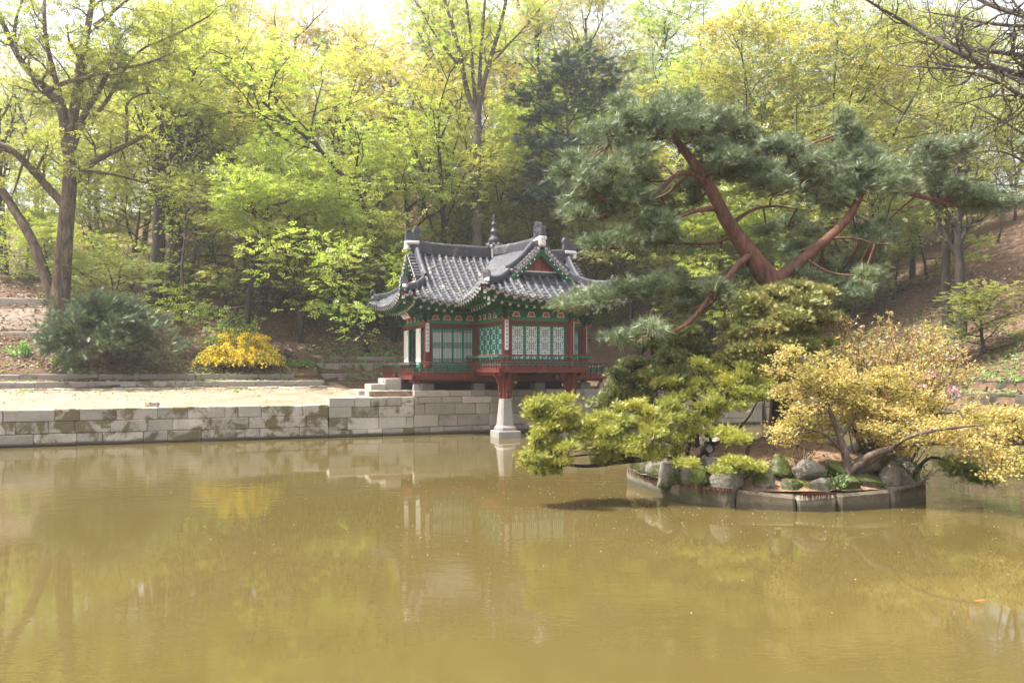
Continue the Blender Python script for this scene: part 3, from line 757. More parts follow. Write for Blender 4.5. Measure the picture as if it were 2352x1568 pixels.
# --- column head brackets and verse boards
br2 = [(.10, 4.44), (.20, 4.47), (.36, 4.56), (.30, 4.60), (.42, 4.66), (.40, 4.72), (.54, 4.80), (.46, 4.83), (.34, 4.80), (.28, 4.88), (.10, 4.90)]
for i, dirs in ((0, (-135, -90, 180, 0, 90)), (1, (-45, -90, 0, 180)), (4, (-135, -90, 180, 0, 90)), (5, (-45, -90, 0)), (6, (135, 180, -90))):
    x, y = cols[i]
    for dg in dirs:
        b = MB(); b.prism(br2, -.035, .035, 0); b.prism([(px_*.94, pz_*1.0 - .018) for px_, pz_ in br2[2:7]], -.038, .038, 1) if False else None
        o = P('head_bracket', b, M_green, M=Matrix.Translation((x, y, 0)) @ Matrix.Rotation(R(dg), 4, 'Z'))
        q = MB(); q.prism([(.12, 4.425), (.36, 4.535), (.36, 4.555), (.20, 4.468), (.12, 4.45)], -.036, .036); P('bracket_edge', q, M_orange, o)
        q = MB(); q.cbox((.24, -.055, 4.655), (.35, .055, 4.73), .012); P('bracket_block', q, M_green2, o)
TEXTS = []
def text(name, body, size, mat, parent, M, ext=.002, ax='CENTER'):
    cu = bpy.data.curves.new(name, 'FONT'); cu.body = body; cu.size = size; cu.extrude = ext; cu.align_x = ax; cu.align_y = 'CENTER'
    cu.materials.append(mat); o = bpy.data.objects.new(name, cu); link(o, parent); o.matrix_basis = M; TEXTS.append(o); return o
UPR = Matrix.Rotation(math.pi/2, 4, 'X')
for i, words_, top in ((0, '露艶花香年深時', 4.47), (4, '天葉綻光霞滿影', 4.44)):
    x, y = cols[i]; h = 1.16
    b = MB(); b.cbox((-.075, -.012, 0), (.075, .012, h), .004)
    o = P('verse_board', b, M_white, M=Matrix.Translation((x, y - .135, top - h)))
    for k, ch in enumerate(words_): text('verse_character', ch, .115, M_ink, o, Matrix.Translation((0, -.0135, h - .12 - k*.152)) @ UPR)
    for cx_ in (-.05, .05):
        for cz in (.03, h - .03):
            q = MB(); q.tube([(cx_, -.018, cz), (cx_, -.011, cz)], .010, 6); P('nail', q, M_iron, o)
for x, y in ((XR, YF), (XW1, YW0)):                     # boards seen edge on at the right
    b = MB(); b.cbox((-.012, -.075, 0), (.012, .075, 1.16), .004); P('verse_board', b, M_white, M=Matrix.Translation((x + .135, y, 3.30)))
nb = MB(); nb.cbox((-.62, -.02, -.27), (.62, .02, .27), .008, 0); nb.cbox((-.57, -.028, -.22), (.57, -.021, .22), .003, 1)
NM = Matrix.Translation((XW0 - .62, (YW0 + YW1)/2 - .45, 4.88)) @ Matrix.Rotation(-math.pi/2, 4, 'Z') @ Matrix.Rotation(R(38), 4, 'X')
name_o = P('name_board', nb, [M_redb, M_white], M=NM)
for k, ch in enumerate('亭蓉芙'): text('board_character', ch, .36, M_black, name_o, Matrix.Translation((-.36 + k*.36, -.031, 0)) @ UPR)

# --- decks with curved balusters
def baluster_mesh():
    b = MB()
    pts = [(0, -.02, .0), (0, -.045, .06), (0, -.05, .12), (0, -.03, .20), (0, -.05, .30), (0, -.10, .38)]
    b.tube(pts, [.022, .03, .026, .022, .026, .02], 6, 0)
    b.tube([(0, -.055, -.06), (0, -.055, .02)], [.03, .02], 6, 0)
    b.prism([(-.085, .40), (-.05, .375), (.05, .375), (.085, .40), (.05, .425), (-.05, .425)], -.16, -.06, 1)
    return b.mesh('baluster', [M_red, M_teal])
BAL = baluster_mesh()
def railing(p0, p1, z, drop, n_, ext0=0.0, ext1=0.0):
    """z: deck height; outside is to the right of p0 -> p1"""
    _, Ln, W = wall_frame(p0, p1)
    b = MB(); b.box((0, 0, z - drop), (Ln, .10, z - .012)); rail = P('deck_beam', b, M_red, M=W)
    b = MB(); b.box((.02, .02, z), (Ln - .02, .06, z + .055)); b.box((.02, .02, z+.20), (Ln-.02, .06, z+.245)); P('railing_bar', b, M_red, rail)
    pn = (Ln - .04)/n_
    for i in range(n_):
        q = MB(); q.box((.02 + i*pn + .03, .03, z + .06), (.02 + (i+1)*pn - .03, .05, z + .195)); P('railing_panel', q, M_teal, rail)
        q = MB(); xm = .02 + (i+.5)*pn; q.cbox((xm-.075, .024, z+.105), (xm+.075, .0295, z+.15), .002); P('panel_opening', q, M_dark, rail)
    b = MB(); b.tube([(-ext0, -.11, z + .435), (Ln + ext1, -.11, z + .435)], .026, 8); P('hand_rail', b, M_red, rail)
    for i in range(n_ + 1): put('baluster', BAL, rail, Matrix.Translation((.02 + i*pn, 0, z - .02)))
    return rail
ux0, ux1, uy0, uy1 = -.45, 3.18, -.60, 2.95
railing((ux0, uy0), (ux1, uy0), UP_Z, .22, 15, .12, .12)
railing((ux0, uy1), (ux0, uy0), UP_Z, .22, 13, .0, .12)
railing((ux1, uy0), (ux1, uy1), UP_Z, .22, 13, .12, 0)
lx0, lx1, ly0, ly1 = -3.0, 5.73, 2.36, 7.34
railing((lx0, ly0), (ux0 - .02, ly0), LO_Z, .24, 9, .12, 0)
railing((ux1 + .02, ly0), (lx1, ly0), LO_Z, .24, 9, 0, .12)
railing((lx0, 4.1), (lx0, ly0), LO_Z, .24, 7, 0, .12)
railing((lx0, ly1), (lx0, 5.2), LO_Z, .24, 8, .12, 0)
railing((lx1, ly0), (lx1, ly1), LO_Z, .24, 18, .12, .12)
b = MB()                                                 # deck boards, laid across
def boards(x0, x1, y0, y1, z, along_x):
    k = 0
    if along_x:
        v = y0
        while v < y1 - .02: b.box((x0, v + .004, z - .05), (x1, min(v + .26, y1) - .004, z)); v += .26
    else:
        v = x0
        while v < x1 - .02: b.box((v + .004, y0, z - .05), (min(v + .26, x1) - .004, y1, z)); v += .26
boards(ux0 + .1, ux1 - .1, uy0 + .1, YF - .08, UP_Z - .014, False)
boards(ux0 + .1, XL - .08, YF - .08, uy1, UP_Z - .014, True); boards(XR + .08, ux1 - .1, YF - .08, uy1, UP_Z - .014, True)
boards(lx0 + .1, ux0, ly0 + .1, YW0 - .08, LO_Z - .014, False); boards(ux1, lx1 - .1, ly0 + .1, YW0 - .08, LO_Z - .014, False)
boards(lx0 + .1, XW0 - .08, YW0 - .08, ly1, LO_Z - .014, True); boards(XW1 + .08, lx1 - .1, YW0 - .08, ly1, LO_Z - .014, True)
dk = P('deck_boards', b, M_red); dk['kind'] = 'stuff'
b = MB()
for x in (ux0 + .1, ux1 - .22): b.box((x, uy0 + .1, UP_Z - .34), (x + .12, uy1, UP_Z - .065))
b.box((-2.8, ly0 + .3, LO_Z - .32), (5.5, ly0 + .45, LO_Z - .065))
P('deck_joist', b, M_red)

# --- roof
roof = thing('roof', None, None); roof.parent = PAV
tiles = []                                               # (distance, kind, matrix)
def frame_on(p, q, nrm=Vector((0,0,1))):
    x = (q - p).normalized(); y = nrm.cross(x).normalized(); z = x.cross(y)
    return Matrix(((x.x, y.x, z.x, p.x), (x.y, y.y, z.y, p.y), (x.z, y.z, z.z, p.z), (0, 0, 0, 1)))
def row_pts(fn, s0, s1, n_):
    return [fn(s0 + (s1 - s0)*i/n_) for i in range(n_ + 1)]
SEG = .31
def lay_row(pts, cap=True):
    """cover tiles along a polyline that starts at the eave"""
    acc = [0]
    for a, b_ in zip(pts, pts[1:]): acc.append(acc[-1] + (b_ - a).length)
    Lt = acc[-1]
    def pos(d):
        for i in range(len(pts) - 1):
            if d <= acc[i+1] or i == len(pts) - 2:
                return pts[i].lerp(pts[i+1], (d - acc[i])/max(acc[i+1] - acc[i], 1e-6))
    d = 0; first = True
    while d < Lt - .08:
        e = min(d + SEG, Lt); p, q = pos(d), pos(e)
        M = frame_on(p, q) @ Matrix.Diagonal(((e - d)/SEG, 1, 1, 1))
        tiles.append(('tile', M)); 
        if first and cap: tiles.append(('cap', frame_on(p, q)))
        d = e; first = False
pan = MB(); soffit = MB(); fasc = {}
def pan_strip(f, ua, ub, s0, s1):
    """one column of overlapping pan tiles; f(a, s) -> point; a runs across, s up the slope"""
    n_ = max(1, int(round((f(.5*(ua+ub), s1) - f(.5*(ua+ub), s0)).length/.22)))
    for i in range(n_):
        sa = s0 + (s1 - s0)*i/n_; sb = s0 + (s1 - s0)*min(n_, i + 1.25)/n_
        vs = []
        for k, sag in ((0, .045), (.25, -.005), (.5, -.02), (.75, -.005), (1, .045)):
            a = ua + (ub - ua)*k
            vs.append(f(a, sa) + Vector((0, 0, sag + .045))); vs.append(f(a, sb) + Vector((0, 0, sag)))
        pan.add(vs, [(2*k, 2*k+2, 2*k+3, 2*k+1) for k in range(4)])
rafter_slots = []
for nm, A in ARMS.items():
    E, Vg, Ve, gw, sg, adj = A['E'], A['Vg'], A['Ve'], A['gw'], A['sg'], A['adj']
    nrow = int(round((Ve - .12)/ROW)); dv = (Ve - .12)/nrow
    for sgn in (-1, 1):
        fS = lambda v, s, sgn=sgn: surf(A, sgn*A['E']*(1 - s), v, side=False)
        for i in range(nrow + 1):
            v = .06 + dv*i if i < nrow else Ve - .06
            if v < adj: s0 = 1 - v/adj                       # valley: u from E*v/adj inwards
            else: s0 = 0
            s1 = 1.0 if v <= Vg else sg*max(0, (Ve - v)/(Ve - Vg))
            if s1 - s0 > .05:
                fr = lambda s, v=v: fS(v, s) + Vector((0, 0, .045))
                lay_row(row_pts(fr, s0 + (.01 if s0 > 0 else -.015), s1, 6), cap=True)
            if i < nrow:
                vb = v + dv if i < nrow - 1 else Ve - .06
                vm = (v + vb)/2
                s0m = max(0, 1 - vm/adj); s1m = 1.0 if vm <= Vg else sg*max(0, (Ve - vm)/(Ve - Vg))
                if s1m - s0m > .03:
                    pan_strip(fS, v, vb, s0m - (.05 if s0m > 0 else .02), s1m)
                    if s0m == 0: tiles.append(('drip', frame_on(fS(vm, -.01), fS(vm, .1))))
                if s0m == 0: rafter_slots.append((nm, 'side', sgn, vm))
    nu = int(round(2*(E - .06)/ROW)); du = 2*(E - .06)/nu
    fK = lambda u, t: surf(A, u, A['Ve'] - t*(A['Ve'] - A['Vg']), end=True)
    for i in range(nu + 1):
        u = -(E - .06) + du*i
        t1 = 1.0 if abs(u) <= gw else (E - abs(u))/(E - gw)
        if t1 > .06: lay_row(row_pts(lambda t, u=u: fK(u, t) + Vector((0, 0, .045)), -.02, t1, 5))
        if i < nu:
            um = u + du/2; t1 = 1.0 if abs(um) <= gw else (E - abs(um))/(E - gw)
            if t1 > .05:
                pan_strip(fK, u, u + du, -.02, t1); tiles.append(('drip', frame_on(fK(um, -.01), fK(um, .1))))
            rafter_slots.append((nm, 'end', 0, um))
    # verge tiles sticking out over the gable
    for sgn in (-1, 1):
        k = 8
        for i in range(k):
            s = sg + .05 + (1 - sg - .09)*(i + .5)/k
            a = surf(A, sgn*E*(1 - s), Vg + .34, True) + Vector((0, 0, .10)); c = surf(A, sgn*E*(1 - s), Vg + .08, True) + Vector((0, 0, .10))
            tiles.append(('tile', frame_on(a, c))); tiles.append(('cap', frame_on(a, c)))
            s2 = s - .5*(1 - sg - .09)/k
            a = surf(A, sgn*E*(1 - s2), Vg + .32, True) + Vector((0, 0, .07)); c = surf(A, sgn*E*(1 - s2), Vg + .1, True) + Vector((0, 0, .07))
            tiles.append(('drip', frame_on(a, c)))
o = P('pan_tiles', pan, M_pan, roof); o['kind'] = 'stuff'
# shared tile meshes
b = MB(); n_ = 7
vs = []; fs = []
for x, r_ in ((0, .088), (SEG + .015, .078)):
    for k in range(n_ + 1):
        th = math.pi*k/n_; vs.append((x, r_*math.cos(th), r_*math.sin(th)))
for k in range(n_): fs.append((k, k+1, n_+2+k, n_+1+k))
b.add(vs, fs, 0, True); b.add(vs[:n_+1], [tuple(reversed(range(n_+1)))], 0)
T_tile = b.mesh('cover_tile', M_tile)
b = MB(); b.tube([(-.03, 0, .0), (.02, 0, .0)], .094, 12, 0); b.tube([(-.036, 0, 0), (-.029, 0, 0)], .070, 10, 1); T_cap = b.mesh('round_end_tile', [M_tile, M_tileend])
b = MB(); vs = []; pf = [(-.135, .055), (-.07, .0), (0, -.015), (.07, .0), (.135, .055), (.115, -.05), (.065, -.115), (0, -.14), (-.065, -.115), (-.115, -.05)]
b.add([(-.03, y, z) for y, z in pf] + [(-.005, y, z) for y, z in pf], [tuple(range(10)), tuple(reversed(range(10, 20)))] + [(i, 10+i, 10+(i+1) % 10, (i+1) % 10) for i in range(10)], 0)
b.add([(-.034, y*.8, (z+.045)*.78 - .045) for y, z in pf], [tuple(range(10))], 1)
T_drip = b.mesh('drip_tile', [M_tile, M_tileend])
camp = Vector((0, 0, CAM_H)); PM = Matrix.Translation(P1) @ Matrix.Rotation(YAW, 4, 'Z')
def rank(t):
    M = PM @ t[1]; p = M.translation; nrm = (M.to_3x3() @ Vector((0, 0, 1))).normalized()
    d = (camp - p); f = nrm.dot(d.normalized())
    if t[0] != 'tile': f = -(M.to_3x3() @ Vector((1, 0, 0))).normalized().dot(d.normalized()); f = f if f > 0 else f - 1
    return d.length - 30*f - 40*(1 if f > .02 else 0)
for kind, me, nm in (('tile', T_tile, 'cover_tile'), ('cap', T_cap, 'round_end_tile'), ('drip', T_drip, 'drip_tile')):
    ts = sorted([t for t in tiles if t[0] == kind], key=rank)
    lim = 290
    for _, M in ts[:lim]:
        j = Matrix.Translation((0, rnd.uniform(-.006, .006), rnd.uniform(-.004, .006)))
        put(nm, me, roof, M @ j)
    rest = ts[lim:]
    if rest:
        vv = np.array([v.co[:] for v in me.vertices]); bb = MB()
        fs = [tuple(p.vertices) for p in me.polygons]; mi = [p.material_index for p in me.polygons]; sm = [p.use_smooth for p in me.polygons]
        for _, M in rest:
            base = len(bb.v); bb.v += [tuple(M @ Vector(v)) for v in vv]
            bb.f += [tuple(i + base for i in f) for f in fs]; bb.m += mi; bb.s += sm
        o = P(nm + '_rows' if kind == 'tile' else nm + '_rest', bb, list(me.materials), roof); o['kind'] = 'stuff'
# ridges
def ridge_prof(w, h):
    pr = []; n_ = 4
    for i in range(n_):
        z0, z1 = h*i/n_, h*(i + .72)/n_; ww = w*(1 - .05*i)
        pr += [(ww, z0), (ww, z1), (ww*.80, z1 + .001), (ww*.80, h*(i+1)/n_ - .001)]
    top = [(w*.62*math.cos(math.pi*k/6), h + w*.60*math.sin(math.pi*k/6)) for k in range(7)]
    half = pr + top[:3]
    return half + [(0, h + w*.60)] + [(-x, z) for x, z in reversed(half)]
def ridge(name, pts, w, h, mat=None):
    b = MB(); acc = 0
    # dense points so that the courses can be cut into single tiles
    for i in range(len(pts) - 1):
        a, c = pts[i], pts[i+1]; n_ = max(1, int(round((c - a).length/.33)))
        for k in range(n_):
            p, q = a.lerp(c, k/n_), a.lerp(c, (k + .985)/n_)
            jz = Vector((0, 0, rnd.uniform(-.006, .006)))
            b.sweep([p + jz, q + jz], ridge_prof(w*rnd.uniform(.96, 1.04), h))
    return P(name, b, mat or M_tile, roof)
def smooth_line(fn, n_): return [fn(i/n_) for i in range(n_ + 1)]
RH = .42
for nm, A in ARMS.items():
    Vg = A['Vg']; E = A['E']; sg = A['sg']; gw = A['gw']
    up = .16 if nm in ('left', 'right') else .10
    ridge('main_ridge', smooth_line(lambda t: surf(A, .001, .22 + t*(Vg + .18 - .22), True) + Vector((0, 0, -.02 + up*t**4 + (RH - A['rh'])*(1 - t)**2)), 8), .15, A['rh'])
    for sgn in (-1, 1):
        ridge('verge_ridge', smooth_line(lambda t: surf(A, sgn*(.10 + t*(gw - .06)), Vg - .02, True) + Vector((0, 0, .06 + .10*t**3 + .12*(1-t)**2)), 6), .115, .20)
        def hipf(t):
            u = gw + t*(E - .22 - gw); return surf(A, sgn*u, vhip(A, u)) + Vector((0, 0, .03 + .13*t**2.5))
        ridge('hip_ridge', smooth_line(hipf, 7), .11, .19)
        e0, e1 = hipf(.9), hipf(1.0); M = frame_on(e1 + (e1 - e0).normalized()*.02, e0)
        b = MB(); pf = [(-.15, .12), (-.15, .30), (-.11, .40), (0, .45), (.11, .40), (.15, .30), (.15, .12), (.08, .17), (-.08, .17)]
        b.add([(-.05 - .16*max(0, z-.2), y, z) for y, z in pf] + [(.01 - .16*max(0, z-.2), y, z) for y, z in pf], [tuple(range(9)), tuple(reversed(range(9, 18)))] + [(i, 9+i, 9+(i+1) % 9, (i+1) % 9) for i in range(9)])
        P('ridge_end_tile', b, M_tile, roof, M)
        b = MB(); b.cbox((-.04, -.10, .0), (.10, .10, .17), .03, jit=.012); P('mortar', b, M_mortar, roof, M)
        e0 = surf(A, sgn*(gw + .02), Vg - .02, True); M = Matrix.Translation(e0)
        b = MB(); b.cbox((-.11, -.11, .02), (.11, .11, .26), .05, jit=.02); P('mortar', b, M_mortar, roof, M)
        # valley line of cover tiles
        vp = [surf(A, sgn*E*(k/8)*1.0, A['adj']*(k/8)) + Vector((0, 0, .05)) for k in range(1, 9)]
        if sgn*(1 if nm in ('front', 'left', 'right') else -1) != 0 and nm in ('front', 'back'):
            lay = MB(); lay.sweep(vp, [(.17, .03), (0, -.02), (-.17, .03), (-.17, .05), (0, .0), (.17, .05)]); P('valley_tiles', lay, M_pan, roof)
    # gable: red boards, barge board, skirting ridge
    zb = surf(A, gw, Vg, end=True).z - .02; za = surf(A, 0.001, Vg, True).z
    gm = Matrix(((A['u'].x, A['v'].x, 0, CXL + A['v'].x*(Vg - .03)), (A['u'].y, A['v'].y, 0, CYL + A['v'].y*(Vg - .03)), (0, 0, 1, 0), (0, 0, 0, 1)))
    g = MB(); g.prism([(-gw - .15, zb - .12), (gw + .15, zb - .12), (.05, za - .02), (-.05, za - .02)], -.05, .0)
    gb = P('gable_board', g, M_redb, roof, gm)
    nb_ = 7
    for i in range(1, nb_):
        x = -gw + 2*gw*i/nb_; zt = zb + (za - zb)*(1 - abs(x)/gw)*.92 - .04
        if zt - zb > .12:
            q = MB(); q.box((x - .02, .001, zb + .02), (x + .02, .018, zt)); P('gable_batten', q, M_red, gb)
    for sgn in (-1, 1):
        q = MB(); q.prism([(sgn*.02, za - .30), (sgn*(gw*.72), zb + .08), (sgn*(gw*.72 - .10), zb + .08), (sgn*.02, za - .40)][::sgn], .019, .030); P('gable_brace', q, M_red, gb)
        bar = [surf(A, sgn*E*(1 - s), Vg + .26, True) + Vector((0, 0, -.05)) for s in (sg - .02, sg + .15, sg + .3, 1 - .02)]
        q = MB(); q.sweep(bar, [(-.03, -.17), (.03, -.17), (.03, .02), (-.03, .02)]); P('barge_board', q, M_green, roof)
        q = MB(); q.sweep([p + A['v']*.035 for p in bar], [(-.012, -.06), (.012, -.06), (.012, .0), (-.012, .0)]); P('barge_trim', q, M_green2, roof)
        for k in range(5):
            s = sg + .06 + (1 - sg - .12)*k/5; p = surf(A, sgn*E*(1 - s), Vg + .02, True) + Vector((0, 0, -.16))
            q = MB(); q.tube([p, p + A['v']*.36], .03, 6, 0); q.tube([p + A['v']*.36, p + A['v']*.366], .03, 6, 1); P('purlin_end', q, [M_green2, M_white], roof)
            p2 = p + Vector((0, 0, -.26)) ; q = MB()
            if p2.z > zb + .1:
                q.lathe([(.0, 0), (.035, .012), (.035, .02), (0, .05)], 4); P('iron_stud', q, M_iron, roof, Matrix.Translation(p2 - A['v']*.045) @ A['v'].to_track_quat('Z', 'Y').to_matrix().to_4x4())
    lw = [surf(A, u, Vg + .04, end=True) + Vector((0, 0, .05)) for u in np.linspace(-gw + .08, gw - .08, 7)]
    ridge('skirting_ridge', lw, .09, .10)
    q = MB(); q.sweep([p + Vector((0, 0, .16)) - A['v']*.05 for p in lw], [(.05, 0), (.05, .05), (-.05, .05), (-.05, 0)]); P('mortar', q, M_mortar, roof)
# ridge end ornaments: a block with a curl looking inwards
def ornament():
    b = MB()
    pr = [(-.30, 0), (.26, 0), (.30, .05), (.28, .28), (.33, .36), (.32, .50), (.25, .60), (.14, .63), (.05, .58), (.0, .46), (-.02, .36), (-.30, .36)]
    b.prism(pr, -.12, .12, 0); b.cbox((-.34, -.125, .0), (-.28, .125, .38), .012, 0)
    for s in (-1, 1):
        for k, (cx_, cz, r_) in enumerate(((.18, .47, .10), (.14, .27, .05), (.05, .18, .09))):
            ring_ = [(cx_ + r_*math.cos(t), s*.125, cz + r_*math.sin(t)) for t in np.linspace(0, 5.2, 12)]
            b.tube(ring_, .016, 5, 0)
        b.tube([(-.05, s*.125, .16), (-.12, s*.13, .14), (-.18, s*.125, .22)], .014, 5, 0)
    b.tube([(-.345, 0, .22), (-.338, 0, .22)], .02, 6, 1)
    return b.mesh('ridge_ornament', [M_tile, M_iron])
ORN = ornament()
for nm, A in ARMS.items():
    top = surf(A, .001, A['Vg'] + .1, True) + Vector((0, 0, A['rh'] - .02 + (.10 if nm in ('front', 'back') else .14)))
    d = -A['v']                                          # local +x looks towards the centre
    M = Matrix(((d.x, -d.y, 0, top.x), (d.y, d.x, 0, top.y), (0, 0, 1, top.z), (0, 0, 0, 1)))
    put('ridge_ornament', ORN, roof, M)
    b = MB(); b.cbox((-.36, -.17, -.16), (.27, .17, .02), .05, jit=.02); b.cbox((-.36, -.15, -.38), (-.18, .15, -.13), .05, jit=.03); P('mortar', b, M_mortar, roof, M)
# finial over the crossing
fin = MB(); zc = 7.5 + RH
fin.lathe([(.20, 0), (.22, .12), (.10, .16)], 14, 0, (CXL, CYL, zc + .02))
fo = P('finial', fin, M_mortar, roof)
b = MB(); b.lathe([(.10, .16), (.17, .19), (.235, .27), (.25, .36), (.225, .46), (.14, .53), (.115, .56), (.13, .62), (.115, .68), (.16, .72), (.165, .77), (.13, .82), (.095, .84), (.10, .92), (.085, 1.02), (.115, 1.06), (.115, 1.11), (.075, 1.14), (.07, 1.22), (.05, 1.38), (.06, 1.42), (.045, 1.48), (.01, 1.54)], 16, 0, (CXL, CYL, zc - .02))
P('finial_urn', b, M_tile, fo)
for k in range(8):
    th = 2*math.pi*k/8
    put('drip_tile', T_drip, fo, Matrix.Translation((CXL + .30*math.cos(th), CYL + .30*math.sin(th), zc + .10)) @ Matrix.Rotation(th + math.pi, 4, 'Z') @ Matrix.Rotation(R(-20), 4, 'Y'))
    th += math.pi/8
    put('round_end_tile', T_cap, fo, Matrix.Translation((CXL + .31*math.cos(th), CYL + .31*math.sin(th), zc + .15)) @ Matrix.Rotation(th + math.pi, 4, 'Z') @ Matrix.Rotation(R(-15), 4, 'Y'))
b = MB(); b.prism([(-.10, .10), (.10, .10), (.045, -.05), (.05, -.42), (-.02, -.46), (-.04, -.05)], -.02, .02)
P('mortar', b, M_mortar, fo, Matrix.Translation((CXL - .15, CYL - .16, zc)) @ Matrix.Rotation(R(-22), 4, 'Z'))
# rafters, flying rafters, eave boards, soffit
b = MB(); b.tube([(0, 0, 0), (1, 0, 0)], .055, 8, 0); b.tube([(-.006, 0, 0), (.0, 0, 0)], .052, 8, 1); b.tube([(-.011, 0, 0), (-.0055, 0, 0)], .026, 6, 2)
T_raft = b.mesh('rafter', [M_green, M_white, M_orange])
b = MB(); b.box((0, -.032, -.035), (1, .032, .035), 0); b.tube([(-.006, 0, 0), (.0, 0, 0)], .026, 6, 1)
T_fly = b.mesh('flying_rafter', [M_green, M_white])
def edge_pt(nm, part, sgn, a, inset, dz):
    A = ARMS[nm]
    if part == 'side': return surf(A, sgn*(A['E'] - inset), a, dz=0) + Vector((0, 0, dz))
    return surf(A, a, A['Ve'] - inset) + Vector((0, 0, dz))
for nm, part, sgn, a in rafter_slots:
    A = ARMS[nm]
    if nm == 'back': continue
    if part == 'side' and a > A['we'] + .1:
        inner = Vector((CXL, CYL, 5.02)) + A['u']*sgn*(A['hw'] - .25) + A['v']*(A['we'] - .25 + (a - A['we'])*.25)
    elif part == 'side': inner = Vector((CXL, CYL, 5.02)) + A['u']*sgn*(A['hw'] - .1) + A['v']*a
    elif abs(a) > A['hw']: inner = Vector((CXL, CYL, 5.02)) + A['v']*(A['we'] - .25) + A['u']*math.copysign(A['hw'] - .25 + (abs(a) - A['hw'])*.25, a)
    else: inner = Vector((CXL, CYL, 5.02)) + A['v']*(A['we'] - .1) + A['u']*a
    w0 = edge_pt(nm, part, sgn, a, 0.0, 0).z - ZE_
    e = edge_pt(nm, part, sgn, a, .52, 0); e.z = 4.90 + w0*.85
    Ln = (inner - e).length
    if Ln > .3: put('rafter', T_raft, roof, frame_on(e, inner) @ Matrix.Diagonal((Ln, 1, 1, 1)))
    f0 = edge_pt(nm, part, sgn, a, .10, 0); f0.z = 5.045 + w0
    d = inner - f0; d.z = 0; d.normalize(); f1 = f0 + d*.55 + Vector((0, 0, -.01 - w0*.10))
    put('flying_rafter', T_fly, roof, frame_on(f0, f1) @ Matrix.Diagonal((.55, 1, 1, 1)))
for nm, A in ARMS.items():
    for part, sgn in (('side', -1), ('side', 1), ('end', 0)):
        rng_ = np.linspace(A['adj'], A['Ve'] - .03, 14) if part == 'side' else np.linspace(-A['E'] + .03, A['E'] - .03, 22)
        line = [edge_pt(nm, part, sgn, a, .07, -.055) for a in rng_]
        b = MB(); b.sweep(line, [(-.02, -.02), (.02, -.02), (.02, .045), (-.02, .045)]); P('eave_board', b, M_redb, roof)
        l2 = []
        for a in rng_:
            p = edge_pt(nm, part, sgn, a, .46, 0); w0 = edge_pt(nm, part, sgn, a, 0, 0).z - ZE_; p.z = 4.965 + w0*.87; l2.append(p)
        b = MB(); b.sweep(l2, [(-.025, -.02), (.025, -.02), (.025, .03), (-.025, .03)]); P('eave_batten', b, M_green2, roof)
        # soffit boards between the tiles and the rafters
        vs = []; fs = []
        for i, a in enumerate(rng_):
            w0 = edge_pt(nm, part, sgn, a, 0, 0).z - ZE_
            p0 = edge_pt(nm, part, sgn, a, .05, 0); p0.z = 5.09 + w0
            p1 = edge_pt(nm, part, sgn, a, .50, 0); p1.z = 5.02 + w0*.9
            p2 = edge_pt(nm, part, sgn, a, 1.45, 0); p2.z = 5.13
            vs += [p0, p1, p2]
            if i: fs += [(3*i-3, 3*i, 3*i+1, 3*i-2), (3*i-2, 3*i+1, 3*i+2, 3*i-1)]
        soffit.add(vs, fs)
P('soffit', soffit, M_green, roof)
# corner beams with white painted ends
for nm, sgns in (('front', (-1, 1)), ('left', (-1, 1)), ('right', (1, -1))):
    A = ARMS[nm]
    for sgn in sgns:
        c = surf(A, sgn*(A['E'] - .12), A['Ve'] - .12); c.z -= .17
        i_ = Vector((CXL, CYL, 4.98)) + A['u']*sgn*(A['hw'] - .1) + A['v']*(A['we'] - .1)
        M = frame_on(c, i_); Ln = (i_ - c).length
        b = MB(); b.cbox((0, -.07, -.10), (Ln, .07, .06), .01, 0); b.box((-.006, -.062, -.09), (.0, .062, .05), 1); b.tube([(-.012, 0, -.02), (-.0065, 0, -.02)], .03, 6, 2)
        P('corner_beam', b, [M_green, M_white, M_green2], roof, M)
A = ARMS['front']; c = surf(A, -(A['E'] - .3), A['Ve'] - .3)
b = MB(); b.lathe([(.012, 0), (.012, -.10), (.04, -.12), (.05, -.20), (.062, -.24), (.05, -.245)], 10); b.tube([(0, 0, -.24), (0, 0, -.33)], .006, 5)
b.prism([(-.03, -.33), (.03, -.33), (.045, -.37), (0, -.40), (-.045, -.37)], -.004, .004)
P('wind_bell', b, M_white, roof, Matrix.Translation((c.x, c.y, c.z - .27)))

# ------------------------------------------------------------------ plants: shared tools
def unit(v): return v/np.maximum(np.linalg.norm(v, axis=-1, keepdims=True), 1e-9)
def scatter(T, Pn, D, N, Sc):
    """copies of template T=(verts, faces) with x axis D and roughly z axis N; returns verts, faces"""
    tv, tf = T; X = unit(D); Y = unit(np.cross(N, X)); Z = np.cross(X, Y)
    Rm = np.stack([X, Y, Z], -1)
    V = Pn[:, None, :] + np.asarray(Sc)[:, None, None]*np.einsum('nij,kj->nki', Rm, tv)
    k = len(tv)
    return V.reshape(-1, 3), (tf[None] + (np.arange(len(Pn))*k)[:, None, None]).reshape(-1, tf.shape[1])
def leaf(x, y, z, ang, ln, wd, fold=.0, pitch=0.0):
    c, s_ = math.cos(ang), math.sin(ang); cp, sp = math.cos(pitch), math.sin(pitch)
    out = []
    for a, b_, h in ((0, 0, 0), (.45*ln, wd/2, fold*wd), (ln, 0, -.1*ln*fold), (.45*ln, -wd/2, fold*wd)):
        out.append((x + (a*cp)*c - b_*s_, y + (a*cp)*s_ + b_*c, z + h + a*sp))
    return out
def template(leaves):
    v = [p for l_ in leaves for p in l_]; return np.array(v), np.arange(len(v)).reshape(-1, 4)
